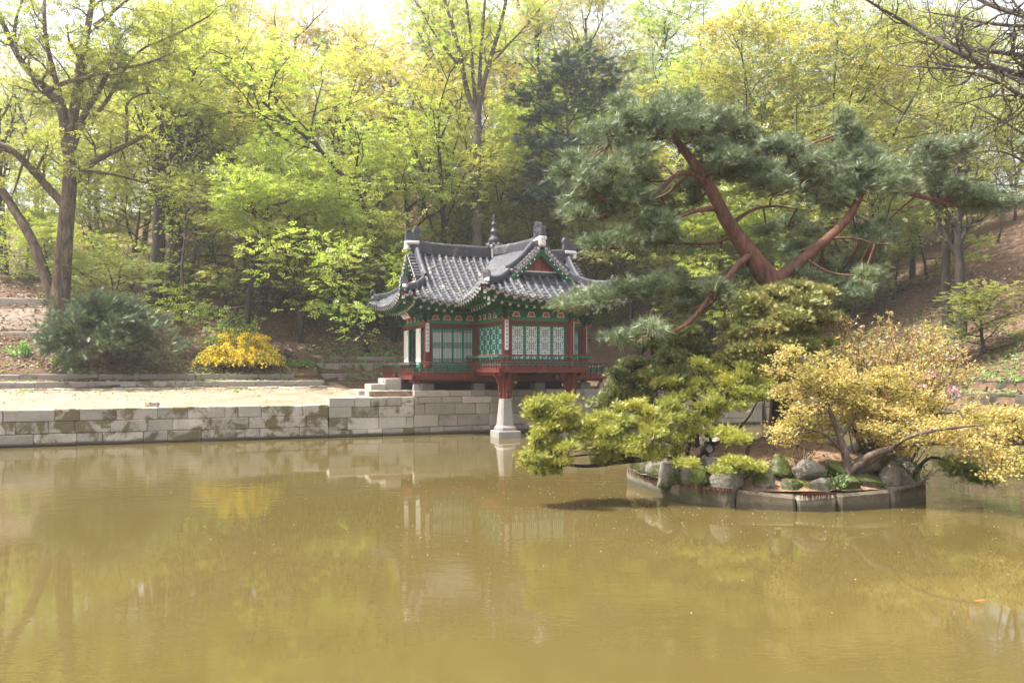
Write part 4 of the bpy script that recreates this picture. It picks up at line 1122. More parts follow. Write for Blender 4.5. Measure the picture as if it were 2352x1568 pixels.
def leaf3(x, y, z, ang, ln, wd, pitch=0.0):
    c, s_ = math.cos(ang), math.sin(ang); cp, sp = math.cos(pitch), math.sin(pitch)
    return [(x + a*cp*c - b_*s_, y + a*cp*s_ + b_*c, z + a*sp) for a, b_ in ((0, wd/2), (0, -wd/2), (ln, 0))]
def template3(leaves):
    v = [p for l_ in leaves for p in l_]; return np.array(v), np.arange(len(v)).reshape(-1, 3)
T_LEAF = template([leaf(0, 0, 0, 0, 1, .55, .15)])
T_SPRAY = template([leaf(.0, 0, 0, .9, .42, .24, .1), leaf(.05, 0, .01, -.9, .42, .24, .1), leaf(.32, .02, .02, .7, .40, .22, .1, -.1), leaf(.36, -.02, 0, -.75, .40, .22, .1, -.15), leaf(.60, 0, 0, .1, .42, .24, .1, -.25)])
T_WHORL = template([leaf(0, 0, 0, a, .7, .30, .1, -.55) for a in (0, 1.3, 2.5, 3.8, 5.0)])
T_BUD = template([leaf(0, 0, 0, a, .8, .34, .1, .75) for a in (0, 2.1, 4.2)])
T_FLOWER = template([leaf(0, 0, 0, a, .55, .36, .1, .5) for a in (0, 1.57, 3.14, 4.71)])
T_NEEDLE = template3([leaf3(-.1 + .02*i, 0, 0, math.cos(2.4*i)*.95, 1.0, .07, math.sin(2.4*i)*.85) for i in range(12)])
T_YEW = template3([leaf3(.11*i, 0, .0, (.95 if i % 2 else -.95)*(1 - .045*i), .52, .10, .12) for i in range(8)] + [leaf3(.8, 0, 0, 0, .45, .10)])
T_FAN = template3([leaf3(0, 0, 0, a, 1 - .28*abs(a), .13, .14*math.cos(3*a)) for a in (-1.1, -.7, -.35, 0, .35, .7, 1.1)])
def crown_mesh(name, T, Pn, D, N, Sc, mat):
    V, Fc = scatter(T, Pn, D, N, Sc); return np_mesh(name, V, [Fc], mat)
class Skel:
    def __init__(s, seed): s.rg = np.random.default_rng(seed); s.tubes = []; s.tips = []; s.tdir = []
    def limb(s, pts, rad, sides=8):
        """a hand-placed limb: smoothed a little"""
        P_ = [np.array(p, float) for p in pts]
        for _ in range(2):
            Q = [P_[0]]; 
            for a, b in zip(P_, P_[1:]): Q += [a*.75 + b*.25, a*.25 + b*.75]
            Q.append(P_[-1]); P_ = Q
        n = len(P_)
        d = np.concatenate([[0], np.cumsum([np.linalg.norm(b - a) for a, b in zip(P_, P_[1:])])]); t = d/d[-1]
        r = np.interp(t, np.linspace(0, 1, len(rad)), rad) if len(rad) > 2 else rad[0] + (rad[1] - rad[0])*t
        s.tubes.append((P_, list(r), sides)); return P_, r
    def grow(s, p, d, ln, r, lev, cfg):
        rg = s.rg; n = cfg['seg'][lev]; P_ = [p]; Rr = [r]; Ds = [d]
        tap = cfg.get('taper', .35)
        for i in range(n):
            d = d + rg.normal(0, cfg['wig'][lev], 3) + np.array([0, 0, cfg['trop'][lev]]); d = d/np.linalg.norm(d)
            if cfg.get('bias') is not None: d = d + cfg['bias']*.1; d = d/np.linalg.norm(d)
            p = p + d*ln/n; P_.append(p); Rr.append(max(r*(1 - (1 - tap)*(i + 1)/n), .006)); Ds.append(d)
        s.tubes.append((P_, Rr, cfg['sides'][lev]))
        if lev == len(cfg['seg']) - 1:
            for q, e in list(zip(P_, Ds))[1:]: s.tips.append(q); s.tdir.append(e)
            return
        if lev >= cfg.get('leafy', 99):
            for q, e in list(zip(P_, Ds))[-2:]: s.tips.append(q); s.tdir.append(e)
        k = cfg['kids'][lev]; az = rg.uniform(0, 6.28)
        for j in range(k):
            t = cfg['from'][lev] + (1 - cfg['from'][lev])*(j + rg.uniform(.2, .9))/k
            x = min(t, .999)*n; i = int(x); q = P_[i] + (P_[i+1] - P_[i])*(x - i); e = Ds[i+1]
            az += 2.4 + rg.normal(0, .3)
            a = np.cross(e, [0, 0, 1.0]); a = a/np.linalg.norm(a) if np.linalg.norm(a) > .05 else np.array([1.0, 0, 0]); b = np.cross(e, a)
            side = a*math.cos(az) + b*math.sin(az)
            if cfg['flat'][lev] > 0: side[2] *= 1 - cfg['flat'][lev]; side = side/max(np.linalg.norm(side), 1e-6)
            an = math.radians(cfg['ang'][lev]*rg.uniform(.75, 1.25)); dd = e*math.cos(an) + side*math.sin(an)
            s.grow(q, dd, ln*cfg['ratio'][lev]*rg.uniform(.7, 1.25)*(1.15 - .45*t), Rr[i]*cfg.get('rr', .62), lev + 1, cfg)
    def along(s, P_, r, t0, every, ln, cfg, rscale=.5, up=.25):
        """side branches on a hand-placed limb"""
        d = 0; L_ = [np.linalg.norm(b - a) for a, b in zip(P_, P_[1:])]; tot = sum(L_); nxt = t0*tot; k = 0
        for i, (a, b) in enumerate(zip(P_, P_[1:])):
            while nxt <= d + L_[i]:
                q = a + (b - a)*((nxt - d)/L_[i]); e = (b - a)/max(L_[i], 1e-6)
                v = s.rg.normal(0, 1, 3); v -= e*np.dot(v, e); v /= np.linalg.norm(v)
                dd = e*.5 + v*.9 + np.array([0, 0, up]); dd /= np.linalg.norm(dd)
                s.grow(q, dd, ln*s.rg.uniform(.6, 1.3)*(1.1 - .5*nxt/tot), max(r[i]*rscale, .012), 0, cfg)
                nxt += every*s.rg.uniform(.6, 1.4)
            d += L_[i]
        e = P_[-1] - P_[-2]; s.grow(P_[-1], e/np.linalg.norm(e), ln*.8, r[-1]*.8, 0, cfg)
    def wood(s, name, mat):
        V = []; Fq = []; base = 0
        for P_, Rr, n in s.tubes:
            P_ = np.array(P_); Rr = np.array(Rr); m = len(P_)
            t = np.gradient(P_, axis=0); t = unit(t)
            ref = np.array([0, 0, 1.0]) if abs(t[:, 2]).mean() < .85 else np.array([1.0, 0, 0])
            a = unit(np.cross(t, ref)); b = np.cross(a, t)
            th = np.linspace(0, 2*np.pi, n, endpoint=False)
            ring = P_[:, None] + (a[:, None]*np.cos(th)[None, :, None] + b[:, None]*np.sin(th)[None, :, None])*Rr[:, None, None]
            V.append(ring.reshape(-1, 3)); idx = np.arange(m*n).reshape(m, n) + base; r2 = np.roll(idx, -1, 1)
            Fq.append(np.stack([idx[:-1], r2[:-1], r2[1:], idx[1:]], -1).reshape(-1, 4)); base += m*n
        return np_mesh(name, np.concatenate(V), [np.concatenate(Fq)], mat, True)
    def foliage(s, name, T, per, spread, size, mat, up=.8, out=.6, drop=.0, keep=1.0):
        rg = s.rg; tp = np.array(s.tips); td = np.array(s.tdir)
        if keep < 1: m = rg.random(len(tp)) < keep; tp, td = tp[m], td[m]
        tp = np.repeat(tp, per, 0); td = np.repeat(td, per, 0); n = len(tp)
        off = rg.normal(0, 1, (n, 3))*np.array(spread)
        D = td*out + unit(off)*.7 + rg.normal(0, .35, (n, 3)); D[:, 2] *= .45; D[:, 2] -= drop
        N = rg.normal(0, 1, (n, 3))*(1 - up); N[:, 2] += up
        return crown_mesh(name, T, tp + off, D, N, size*rg.uniform(.65, 1.3, n), mat)

# bark and leaves
B_grey = bark_mat('grey_brown_bark', (.050,.040,.033), (.15,.125,.105))
B_dark = bark_mat('dark_wet_bark', (.018,.015,.013), (.060,.050,.043))
B_brown = bark_mat('brown_furrowed_bark', (.030,.020,.014), (.20,.145,.105), 2.6)
B_pine = bark_mat('red_pine_bark', (.065,.034,.025), (.215,.108,.075), 5)
B_pale = bark_mat('pale_bark', (.12,.11,.10), (.28,.26,.24))
B_twig = bark_mat('shrub_bark', (.06,.045,.035), (.17,.13,.105), 6)
L_spring = leaf_mat('spring_green_leaves', [(.22,.32,.040), (.36,.44,.055), (.48,.48,.085)], .58, .35)
L_yellow = leaf_mat('yellow_green_leaves', [(.29,.35,.050), (.43,.44,.075), (.56,.48,.10)], .58, .3)
L_gold = leaf_mat('golden_tree_leaves', [(.36,.32,.075), (.50,.40,.12), (.62,.45,.17)], .58, .3)
L_green = leaf_mat('fresh_green_leaves', [(.13,.25,.05), (.21,.36,.07), (.31,.44,.10)], .58, .6)
L_mid = leaf_mat('olive_green_leaves', [(.16,.21,.040), (.26,.29,.055), (.38,.37,.08)], .58, .4)
L_pale = leaf_mat('pale_silvery_leaves', [(.33,.42,.28), (.48,.55,.40), (.58,.62,.50)], .5, .4)
L_con = leaf_mat('dark_conifer_needles', [(.014,.036,.033), (.026,.058,.050), (.045,.088,.066)], .15, .8)
L_pine = leaf_mat('blue_green_pine_needles', [(.05,.095,.042), (.14,.20,.088), (.32,.36,.185)], .25, 1.2, .08)
L_cyp = leaf_mat('golden_cypress_leaves', [(.15,.22,.06), (.30,.33,.09), (.52,.44,.15)], .25, 1.4)
L_cypd = leaf_mat('green_cypress_leaves', [(.09,.14,.042), (.17,.21,.06), (.37,.33,.10)], .25, 1.4)
L_yew = leaf_mat('bright_yew_leaves', [(.16,.23,.035), (.33,.38,.05), (.56,.53,.08)], .35, 1.3)
L_yewd = leaf_mat('grey_green_yew_leaves', [(.03,.062,.026), (.062,.105,.042), (.22,.25,.10)], .2, 1.6)
L_amber = leaf_mat('amber_shrub_leaves', [(.45,.46,.09), (.62,.56,.13), (.66,.49,.18)], .5, 1.5)
L_bud = leaf_mat('budding_leaves', [(.45,.20,.14), (.52,.38,.13), (.42,.42,.10)], .5, 2.5)
L_fors = leaf_mat('forsythia_flowers', [(.78,.53,.016), (.86,.62,.025), (.90,.70,.05)], .3, 3)
L_pink = leaf_mat('pink_azalea_petals', [(.60,.25,.42), (.70,.36,.52), (.75,.45,.60)], .35, 3)
L_lit = leaf_mat('fallen_brown_leaves', [(.085,.048,.028), (.175,.115,.072), (.28,.22,.16)], .1, .9, .04)

def mid(lst): return [np.array(p, float) for p in lst]
CFG = {
 'maple': dict(seg=[5,4,4,3], wig=[.13,.22,.25,.25], trop=[.06,.03,.00,-.02], kids=[7,6,5], **{'from':[.28,.2,.15]}, ang=[58,52,48], flat=[.1,.5,.6], ratio=[.78,.52,.5], sides=[8,6,4,3], leafy=2),
 'tall': dict(seg=[9,5,4,3], wig=[.07,.12,.2,.25], trop=[.05,.10,.04,.0], kids=[11,5,4], **{'from':[.38,.25,.2]}, ang=[42,42,45], flat=[0,.2,.4], ratio=[.34,.5,.5], sides=[8,6,4,3], leafy=2),
 'bent': dict(seg=[10,5,4,3], wig=[.20,.16,.22,.25], trop=[.10,.08,.03,.0], kids=[8,5,4], **{'from':[.45,.25,.2]}, ang=[48,45,45], flat=[0,.3,.5], ratio=[.32,.5,.5], sides=[8,5,4,3], leafy=2),
 'sapling': dict(seg=[5,4,3], wig=[.10,.2,.25], trop=[.06,.05,.0], kids=[12,6], **{'from':[.12,.2]}, ang=[55,48], flat=[.1,.4], ratio=[.42,.5], sides=[6,4,3], leafy=1),
}
def make_tree(kind, seed, H0, r0, bark, T, per, spread, size, lm, trunk_ratio=.55, **kw):
    s = Skel(seed); s.grow(np.array([0, 0, -.25]), np.array([s.rg.normal(0,.05), s.rg.normal(0,.05), 1.0]), H0*trunk_ratio, r0, 0, CFG[kind])
    top = max(p[2] for p in s.tips)
    root = bpy.data.objects.new('tree', None); C.objects.link(root)
    put('trunk', s.wood('trunk', bark), root); put('crown', s.foliage('crown', T, per, spread, size, lm, **kw), root)
    return root, top

# ------------------------------------------------------------------ forest: kinds, then one tree at a time
KIND = {}
def kind(key, name, cat, *a, **k): KIND[key] = [name, cat, (a, k), None, 0]
kind('A', 'maple_tree', 'tree', 'maple', 1, 12, .20, B_dark, T_SPRAY, 9, (.50,.50,.08), .38, L_spring, trunk_ratio=0.78, up=.5)
kind('B', 'maple_tree', 'tree', 'maple', 2, 14, .22, B_dark, T_SPRAY, 9, (.55,.55,.08), .38, L_yellow, trunk_ratio=0.78, up=.5)
kind('M', 'maple_tree', 'tree', 'maple', 3, 13, .20, B_dark, T_SPRAY, 9, (.50,.50,.09), .38, L_mid, trunk_ratio=0.72, up=.5)
kind('C', 'tall_tree', 'tree', 'tall', 4, 16, .20, B_dark, T_SPRAY, 3, (.40,.40,.18), .34, L_spring, trunk_ratio=.8, up=.7, keep=.45)
kind('D', 'tall_tree', 'tree', 'tall', 5, 16, .22, B_grey, T_SPRAY, 3, (.40,.40,.2), .34, L_spring, trunk_ratio=.8, up=.7, keep=.45)
kind('E', 'tall_tree', 'tree', 'tall', 6, 18, .20, B_dark, T_SPRAY, 4, (.45,.45,.2), .32, L_gold, trunk_ratio=.75, up=.7, keep=.8)
kind('N', 'bent_tree', 'tree', 'bent', 7, 16, .15, B_dark, T_SPRAY, 3, (.40,.40,.12), .34, L_spring, trunk_ratio=.8, up=.7, keep=.45)
kind('K', 'bent_tree', 'tree', 'bent', 8, 16, .17, B_grey, T_SPRAY, 3, (.40,.40,.12), .34, L_mid, trunk_ratio=.8, up=.7, keep=.45)
kind('G', 'pale_tree', 'tree', 'maple', 9, 15, .2, B_grey, T_SPRAY, 9, (.50,.50,.28), .30, L_pale, trunk_ratio=0.72, up=.5)
kind('F', 'sapling', 'sapling', 'sapling', 10, 3.6, .05, B_dark, T_SPRAY, 9, (.20,.20,.15), .15, L_green, trunk_ratio=.8, up=.7)
kind('Y', 'sapling', 'sapling', 'sapling', 11, 3.6, .05, B_dark, T_SPRAY, 6, (.22,.22,.07), .17, L_mid, trunk_ratio=.7, up=.85)
kind('W', 'old_tree', 'tree', 'tall', 12, 16, .62, B_dark, T_SPRAY, 3, (.40,.40,.18), .34, L_yellow, trunk_ratio=.8, up=.7, keep=.3)
kind('Q', 'tall_tree', 'tree', 'tall', 13, 24, .25, B_dark, T_SPRAY, 6, (.6,.6,.25), .40, L_spring, trunk_ratio=.8, up=.5)
kind('R', 'tall_tree', 'tree', 'tall', 14, 24, .25, B_dark, T_SPRAY, 6, (.6,.6,.25), .40, L_yellow, trunk_ratio=.8, up=.5)
rf = random.Random(3)
def plant(key, px, Y, pytop, label, base_py=None, group=None, rz=None, lean=0.0, wide=1.0):
    name, cat, (a, k), proto, top = KIND[key]
    g = hit(px, base_py) if base_py is not None else on_ground(px, Y)
    if proto is None:
        root, top = make_tree(*a, **k); KIND[key][3] = root; KIND[key][4] = top
    else:
        root = copy_tree(proto)
    H = at(px, pytop, g.y).z - g.z
    sc = max(H, 1.0)/top
    root.name = name; root.location = g; root.scale = (sc*wide, sc*wide, sc)
    root.rotation_euler = (0, lean, rf.uniform(0, 6.28) if rz is None else rz)
    return tag(root, label, cat, group, 'thing')
M1 = 'maples on the slope'
plant('A', 560, 40.0, 310, 'broad low maple with layered bright leaves right behind the forsythia', group=M1, rz=.4, wide=1.15)
plant('A', 430, 45.5, 330, 'bright maple rising behind the dark green yew', group=M1)
plant('B', 690, 42.5, 340, 'yellow green maple between the forsythia and the pavilion', group=M1)
plant('A', 300, 46, 350, 'shaded maple just right of the thick furrowed trunk', group=M1)
plant('B', 760, 50, 70, 'tallest yellow maple high on the slope left of the forked tree', group=M1, wide=1.15)
plant('A', 590, 51, 110, 'large maple with a dark slanting limb above the broad low maple', group=M1, wide=1.15)
plant('M', 250, 41, 560, 'low spreading maple spray beside the furrowed trunk', group=M1, wide=1.5)
plant('B', 480, 55, 60, 'pale yellow maple crown at the top edge over the yew', group=M1)
plant('A', 955, 49, 260, 'green maple up the slope right over the left roof ridge', group=M1)
plant('B', 1030, 53, 170, 'yellow maple filling the gap behind the finial', group=M1)
plant('M', 1135, 50, 330, 'olive maple right of the finial behind the forked trunk', group=M1)
plant('A', 1185, 54, 190, 'light maple between the forked tree and the conifer', group=M1)
plant('B', 870, 50, 290, 'yellow maple behind the sinuous trees', group=M1)
plant('A', 1085, 50, 420, 'low green maple hugging the foot of the forked tree', group=M1, wide=.8)
plant('A', 205, 50, 300, 'maple seen under the arching limb of the furrowed tree', group=M1)
plant('B', 1255, 53, 260, 'yellow maple showing through the conifer tufts', group=M1)
plant('A', 640, 47, 260, 'green maple above and behind the one beside the pavilion', group=M1)
plant('A', 120, 46, 500, 'low maple under the left limbs of the furrowed tree', group=M1)
plant('B', 1420, 51, 300, 'yellow green maple between conifer and pine crown', group=M1)
plant('A', 2130, 47, 420, 'green maple just above the close pair of dark trunks', group=M1)
plant('A', 1330, 50, 420, 'low maple behind the right roof ridge ornament', group=M1)
T1 = 'tall forest trees'
plant('E', 860, 54, 60, 'thin golden tree against the white sky left of the forked tree', group=T1)
plant('E', 700, 58, -20, 'orange tinted tall crown at the top edge above the yellow maple', group=T1)
plant('E', 1200, 57, -40, 'golden feathery tree just right of the forked tree', group=T1)
plant('E', 1010, 60, 130, 'golden tree behind the fork of the tall forked tree', group=T1)
plant('N', 845, None, 110, 'slender sinuous tree above the left end of the pavilion roof', base_py=600, group=T1, wide=1.2)
plant('N', 905, 45, 190, 'second sinuous slender tree, nearer the finial', group=T1, wide=1.2)
plant('W', 778, 47, 180, 'dark upright trunk with few leaves amid the yellow maples', group=T1, wide=.55)
plant('C', 1035, 46, 120, 'dark straight tree to the left of the finial', group=T1)
plant('K', 1190, None, 200, 'thin curved trunk right of the finial', base_py=545, group=T1)
plant('C', 1250, 50, 60, 'slim tree just behind the dark conifer', group=T1)
plant('W', 355, None, 130, 'thick dark left trunk of the pair behind the yew', base_py=705, group='pair of thick trunks', wide=.8)
plant('W', 396, None, 100, 'thick furrowed right trunk of the pair behind the yew', base_py=696, group='pair of thick trunks', wide=.9)
plant('D', 415, None, 300, 'slim light grey trunk in front of the pair of thick trunks', base_py=745, group='slim trunks on the leafy slope', wide=.7)
plant('K', 458, None, 420, 'slim dark trunk second to the right of the thick pair', base_py=742, group='slim trunks on the leafy slope', wide=.8)
plant('K', 548, None, 430, 'slim trunk standing directly behind the forsythia', base_py=745, group='slim trunks on the leafy slope', wide=.8)
plant('D', 580, None, 250, 'stout grey trunk on the leafy slope above the forsythia', base_py=702, group='slim trunks on the leafy slope', wide=1.0)
plant('N', 525, None, 420, 'thin leaning trunk left of the stout grey one', base_py=728, group='slim trunks on the leafy slope')
plant('N', 272, 50, 300, 'thin dark leaning trunk between furrowed trunk and thick pair', group=T1, lean=-.15)
plant('N', 312, 53, 260, 'farther thin dark trunk beside the leaning one', group=T1, lean=-.1)
plant('W', 8, 47, 150, 'dark trunk with spreading roots at the far left edge', group=T1, wide=.6)
plant('D', 90, 52, 120, 'leafy tree behind the furrowed trunk at far left', group=T1)
plant('A', 60, 47, 430, 'shaded maple behind the path at far left', group=M1)
plant('C', 230, 55, 60, 'tall thin tree over the path between limbs of the furrowed tree', group=T1)
plant('F', 868, 46, 548, 'bright fresh green bushy sapling touching the left roof corner', group='saplings', wide=1.0)
plant('F', 908, 46, 610, 'bright sapling half hidden behind the left roof hip', group='saplings', wide=1.0)
plant('F', 770, None, 650, 'fresh green sapling with leaning stem above the retaining walls', base_py=772, group='saplings')
plant('F', 710, None, 655, 'smaller green sapling up the slope left of the leaning one', base_py=748, group='saplings')
plant('Y', 650, None, 640, 'faint green sapling on the leaf litter near the forsythia top', base_py=720, group='saplings')
plant('N', 858, None, 560, 'bare leaning thin stem left of the pavilion', base_py=765, group='saplings', lean=.3, wide=.6)
# right half
plant('G', 1540, 58, 25, 'pale silvery green crown at the top right of the conifer', group='pale trees', wide=1.1)
plant('G', 1680, 62, 20, 'pale silvery crown farther right at the top edge', group='pale trees')
plant('B', 1740, 52, 90, 'golden topped maple above the pine crown', group=M1, wide=1.1)
plant('A', 1560, 52, 160, 'green maple between conifer and golden topped maple', group=M1)
plant('M', 1870, 50, 110, 'olive green maple right above the pine with dark limbs', group=M1, wide=1.15)
plant('M', 2050, 52, 130, 'olive maple in front of the sky at upper right', group=M1, wide=1.1)
plant('A', 2210, 54, 170, 'loose green maple beneath the overhanging bare branches', group=M1)
plant('M', 2330, 50, 250, 'maple at the right edge below the bare branches', group=M1)
plant('M', 1950, 44, 300, 'spreading maple behind the right limb of the pine', group=M1)
plant('A', 1640, 47, 420, 'low bright maple seen under the pine crown', group=M1)
plant('M', 1480, 46, 400, 'low maple between the conifer and the pine trunk', group=M1)
plant('A', 1800, 47, 430, 'bright maple behind the fork of the pine', group=M1)
S2 = 'dark trunks on the right slope'
plant('W', 2178, None, 250, 'tall dark trunk, left of the close pair on the right slope', base_py=752, group=S2, lean=-.04, wide=.62)
plant('W', 2206, None, 220, 'tall grey trunk, right of the close pair on the right slope', base_py=775, group=S2, lean=-.03, wide=.62)
plant('W', 2095, None, 300, 'dark trunk up the slope behind the rhododendron', base_py=640, group=S2, wide=.55)
plant('W', 2020, None, 380, 'short dark trunk rising out of the rhododendron twigs', base_py=738, group=S2, wide=.55)
plant('W', 1582, None, 300, 'dark trunk seen through the pine left of its stem', base_py=600, group=S2, wide=.62)
plant('D', 1622, None, 320, 'grey trunk just left of the pine stem', base_py=612, group=S2, wide=.8)
plant('W', 1735, None, 360, 'dark trunk framed by the fork of the pine', base_py=570, group=S2, wide=.55)
plant('C', 1500, None, 330, 'dark trunk behind the left foliage pads of the pine', base_py=560, group=S2)
plant('C', 1275, None, 300, 'trunk standing behind the right part of the pavilion roof', base_py=560, group=S2)
plant('D', 1350, None, 300, 'trunk between pavilion ridge ornament and pine', base_py=555, group=S2)
plant('K', 2290, None, 330, 'thin trunk near the crest at the right edge', base_py=560, group=S2)
plant('Y', 2265, None, 650, 'small spreading maple sapling at the right edge of the slope', base_py=815, group='saplings', wide=1.6)
plant('Y', 1900, None, 600, 'low green sapling behind the golden cypress', base_py=745, group='saplings', wide=1.4)
plant('Y', 2050, None, 560, 'green sapling right of the short dark trunk', base_py=690, group='saplings', wide=1.2)
plant('F', 1405, None, 690, 'small green sapling on the slope right of the pavilion', base_py=762, group='saplings')
# far wood behind: rows of trees nobody could tell apart
for key, px, Y, top, lab in (('R', 905, 58, 10, 'tall yellow tree rising left of the forked tree into the sky'), ('Q', 985, 62, -30, 'tall green tree whose top brushes the left fork branches'), ('R', 1120, 60, -60, 'tall yellow tree seen through the fork'), ('Q', 1255, 60, -40, 'tall green tree over the left half of the conifer'), ('R', 1390, 58, -20, 'tall yellow tree over the right half of the conifer'), ('Q', 1480, 60, -70, 'tall green tree beside the pale silvery crown'),
        ('Q', 1800, 60, -20, 'tall green tree over the golden topped maple'), ('Q', 1930, 58, -40, 'tall green tree at the top edge left of the bare branches'), ('R', 2060, 62, -30, 'tall yellow tree behind the tips of the bare branches'), ('Q', 2180, 58, 0, 'tall green tree behind the middle of the bare branches'), ('R', 620, 60, -80, 'tall yellow tree at the top edge over the large maple'), ('Q', 330, 58, -60, 'tall green tree right of the furrowed tree top'), ('R', 2320, 60, 40, 'tall yellow tree at the upper right corner')):
    plant(key, px, Y, top, lab, group=T1)
far = 'far trees of the wood on the hilltop'
REG = [(150, 'over the furrowed tree'), (330, 'over the dark yew'), (470, 'over the thick trunk pair'), (600, 'over the forsythia'), (740, 'over the broad low maple'), (860, 'over the fresh green sapling'), (960, 'over the left roof ornament'), (1070, 'left of the high fork'), (1180, 'right of the high fork'),
       (1300, 'behind the conifer top'), (1430, 'just right of the conifer'), (1560, 'over the top pad of the pine'), (1700, 'right of the pine top'), (1830, 'over the middle of the pine crown'), (1960, 'over the upright pine tuft'), (2090, 'over the right arm of the pine'), (2220, 'behind the overhanging branches'), (2400, 'at the right edge of the wood')]
seen = set()
for i in range(44):
    Y = rf.uniform(60, 92); px = -40 + (i + rf.uniform(.1, .9))*2440/44
    sky_gap = 860 < px < 1030 or 1950 < px < 2300
    key = rf.choice('EQRQR' if px < 1250 else 'QQRQC'); top = rf.uniform(200, 380) if sky_gap else rf.uniform(30, 260)
    where = [w for x, w in REG if px < x or x == 2400][0]
    col = {'E': 'golden', 'Q': 'green', 'R': 'yellow', 'C': 'sparse dark'}[key]
    lab = f"{'towering' if top < 110 else 'medium' if top < 200 else 'low'} {col} tree of the hilltop wood {where}"
    if lab in seen: lab = f"{'farther' if Y > 76 else 'nearer'} " + lab
    if lab in seen: continue
    seen.add(lab); plant(key, px, Y, top, lab, group=far)

# ------------------------------------------------------------------ the tree with the high fork in the middle
def vec(px, py, Y): return np.array(at(px, py, Y))
def rpx(w, Y): return w/2*Y/F
TW = dict(seg=[4,3,3], wig=[.16,.22,.28], trop=[.06,.04,.0], kids=[4,3], **{'from':[.25,.2]}, ang=[45,45], flat=[.2,.3], ratio=[.55,.55], sides=[4,3,3], leafy=1, rr=.6)
def hero(name, label, cat, s, bark, T, per, spread, size, lm, base, **kw):
    root = thing(name, label, cat, base)
    inv = Matrix.Translation(-Vector(base))
    tr = s.wood('trunk', bark); tr.transform(inv); put('trunk', tr, root)
    if s.tips:
        cr = s.foliage('crown', T, per, spread, size, lm, **kw); cr.transform(inv); put('crown', cr, root)
    return root
Yf = 45.0; s = Skel(77); g = on_ground(1094, Yf)
base = np.array(g) - [0, 0, .2]
tr, r = s.limb([base, vec(1096, 540, Yf), vec(1094, 420, Yf), vec(1098, 300, Yf), vec(1096, 255, Yf)], [.36, .30, .27, .25, .22], 10)
for pts, ra in (([(1094,262),(1072,215),(1058,130),(1040,60),(1020,0),(1004,-60)], (.17,.06)), ([(1098,262),(1108,200),(1128,130),(1150,60),(1163,0),(1176,-70)], (.17,.06)),
                ([(1093,250),(1085,160),(1082,80),(1070,0),(1066,-60)], (.13,.05)), ([(1120,160),(1160,110),(1200,70),(1240,20)], (.09,.03)), ([(1062,160),(1020,110),(985,60),(960,10)], (.09,.03)), ([(1100,230),(1104,120),(1112,30),(1118,-60)], (.12,.05))):
    P_, rr = s.limb([vec(x, y, Yf + s.rg.uniform(-1.2, 1.2)*(k > 0)) for k, (x, y) in enumerate(pts)], ra, 7)
    s.along(P_, rr, .3, .75, 1.5, TW, .4, .5)
hero('forked_tree', 'tall bare limbed tree with a high fork behind the finial', 'tree', s, B_grey, T_SPRAY, 1, (.25,.25,.2), .32, L_spring, g, keep=.6)

# ------------------------------------------------------------------ big furrowed tree at the left
Yz = 38.0; s = Skel(78); zg = on_ground(138, Yz)
s.limb([np.array(zg) - [0, 0, .3], vec(138, 690, Yz), vec(146, 600, Yz), vec(152, 510, Yz), vec(160, 430, Yz), vec(163, 370, Yz)], [.58, .43, .38, .35, .33, .28], 14)
s.limb([vec(128, 700, Yz + .3), vec(108, 645, Yz + .4), vec(80, 560, Yz + .6), (vec(28, 473, Yz + 1)), vec(-12, 410, Yz + 1.2), vec(-60, 330, Yz + 1)], [.30, .24, .22, .20, .18, .10], 9)
ZC = dict(seg=[5,4,3], wig=[.20,.24,.28], trop=[.05,.02,.0], kids=[5,4], **{'from':[.2,.2]}, ang=[50,50], flat=[.3,.4], ratio=[.55,.55], sides=[5,4,3], leafy=0, rr=.55)
for pts, w in (([(163,385),(151,320),(145,255),(118,212),(80,180),(40,130),(8,55),(-20,0)], (26,9)), ([(161,310),(178,210),(188,130),(203,60),(214,-10),(220,-60)], (24,10)),
               ([(164,345),(192,262),(230,205),(256,150),(272,100)], (19,6)), ([(163,425),(185,392),(240,357),(304,328),(350,300)], (18,7)), ([(146,470),(103,422),(30,343),(-5,331),(-60,290)], (20,9)),
               ([(100,214),(146,190),(196,180),(254,161),(332,150),(400,120)], (12,3)), ([(290,335),(293,268),(288,234),(337,210),(405,229)], (8,2)), ([(172,300),(240,250),(307,117),(390,88),(478,39)], (10,3)),
               ([(150,260),(110,120),(100,40),(105,-40)], (14,5)), ([(40,130),(30,60),(60,-20)], (10,4)), ([(215,60),(270,20),(330,-30)], (9,4)), ([(185,392),(260,400),(330,420),(400,430)], (7,2)), ([(60,345),(40,420),(20,470)], (7,2))):
    P_, rr = s.limb([vec(x, y, Yz + (s.rg.uniform(-1.8, 1.8) if k > 1 else 0)) for k, (x, y) in enumerate(pts)], (rpx(w[0], Yz), rpx(w[1], Yz)), 8)
    s.along(P_, rr, .22, .85, 1.7, ZC, .42, .15)
hero('furrowed_tree', 'great furrowed brown tree with spreading limbs at the left', 'tree', s, B_brown, T_SPRAY, 2, (.22,.22,.12), .30, L_spring, zg, up=.6, keep=.55)

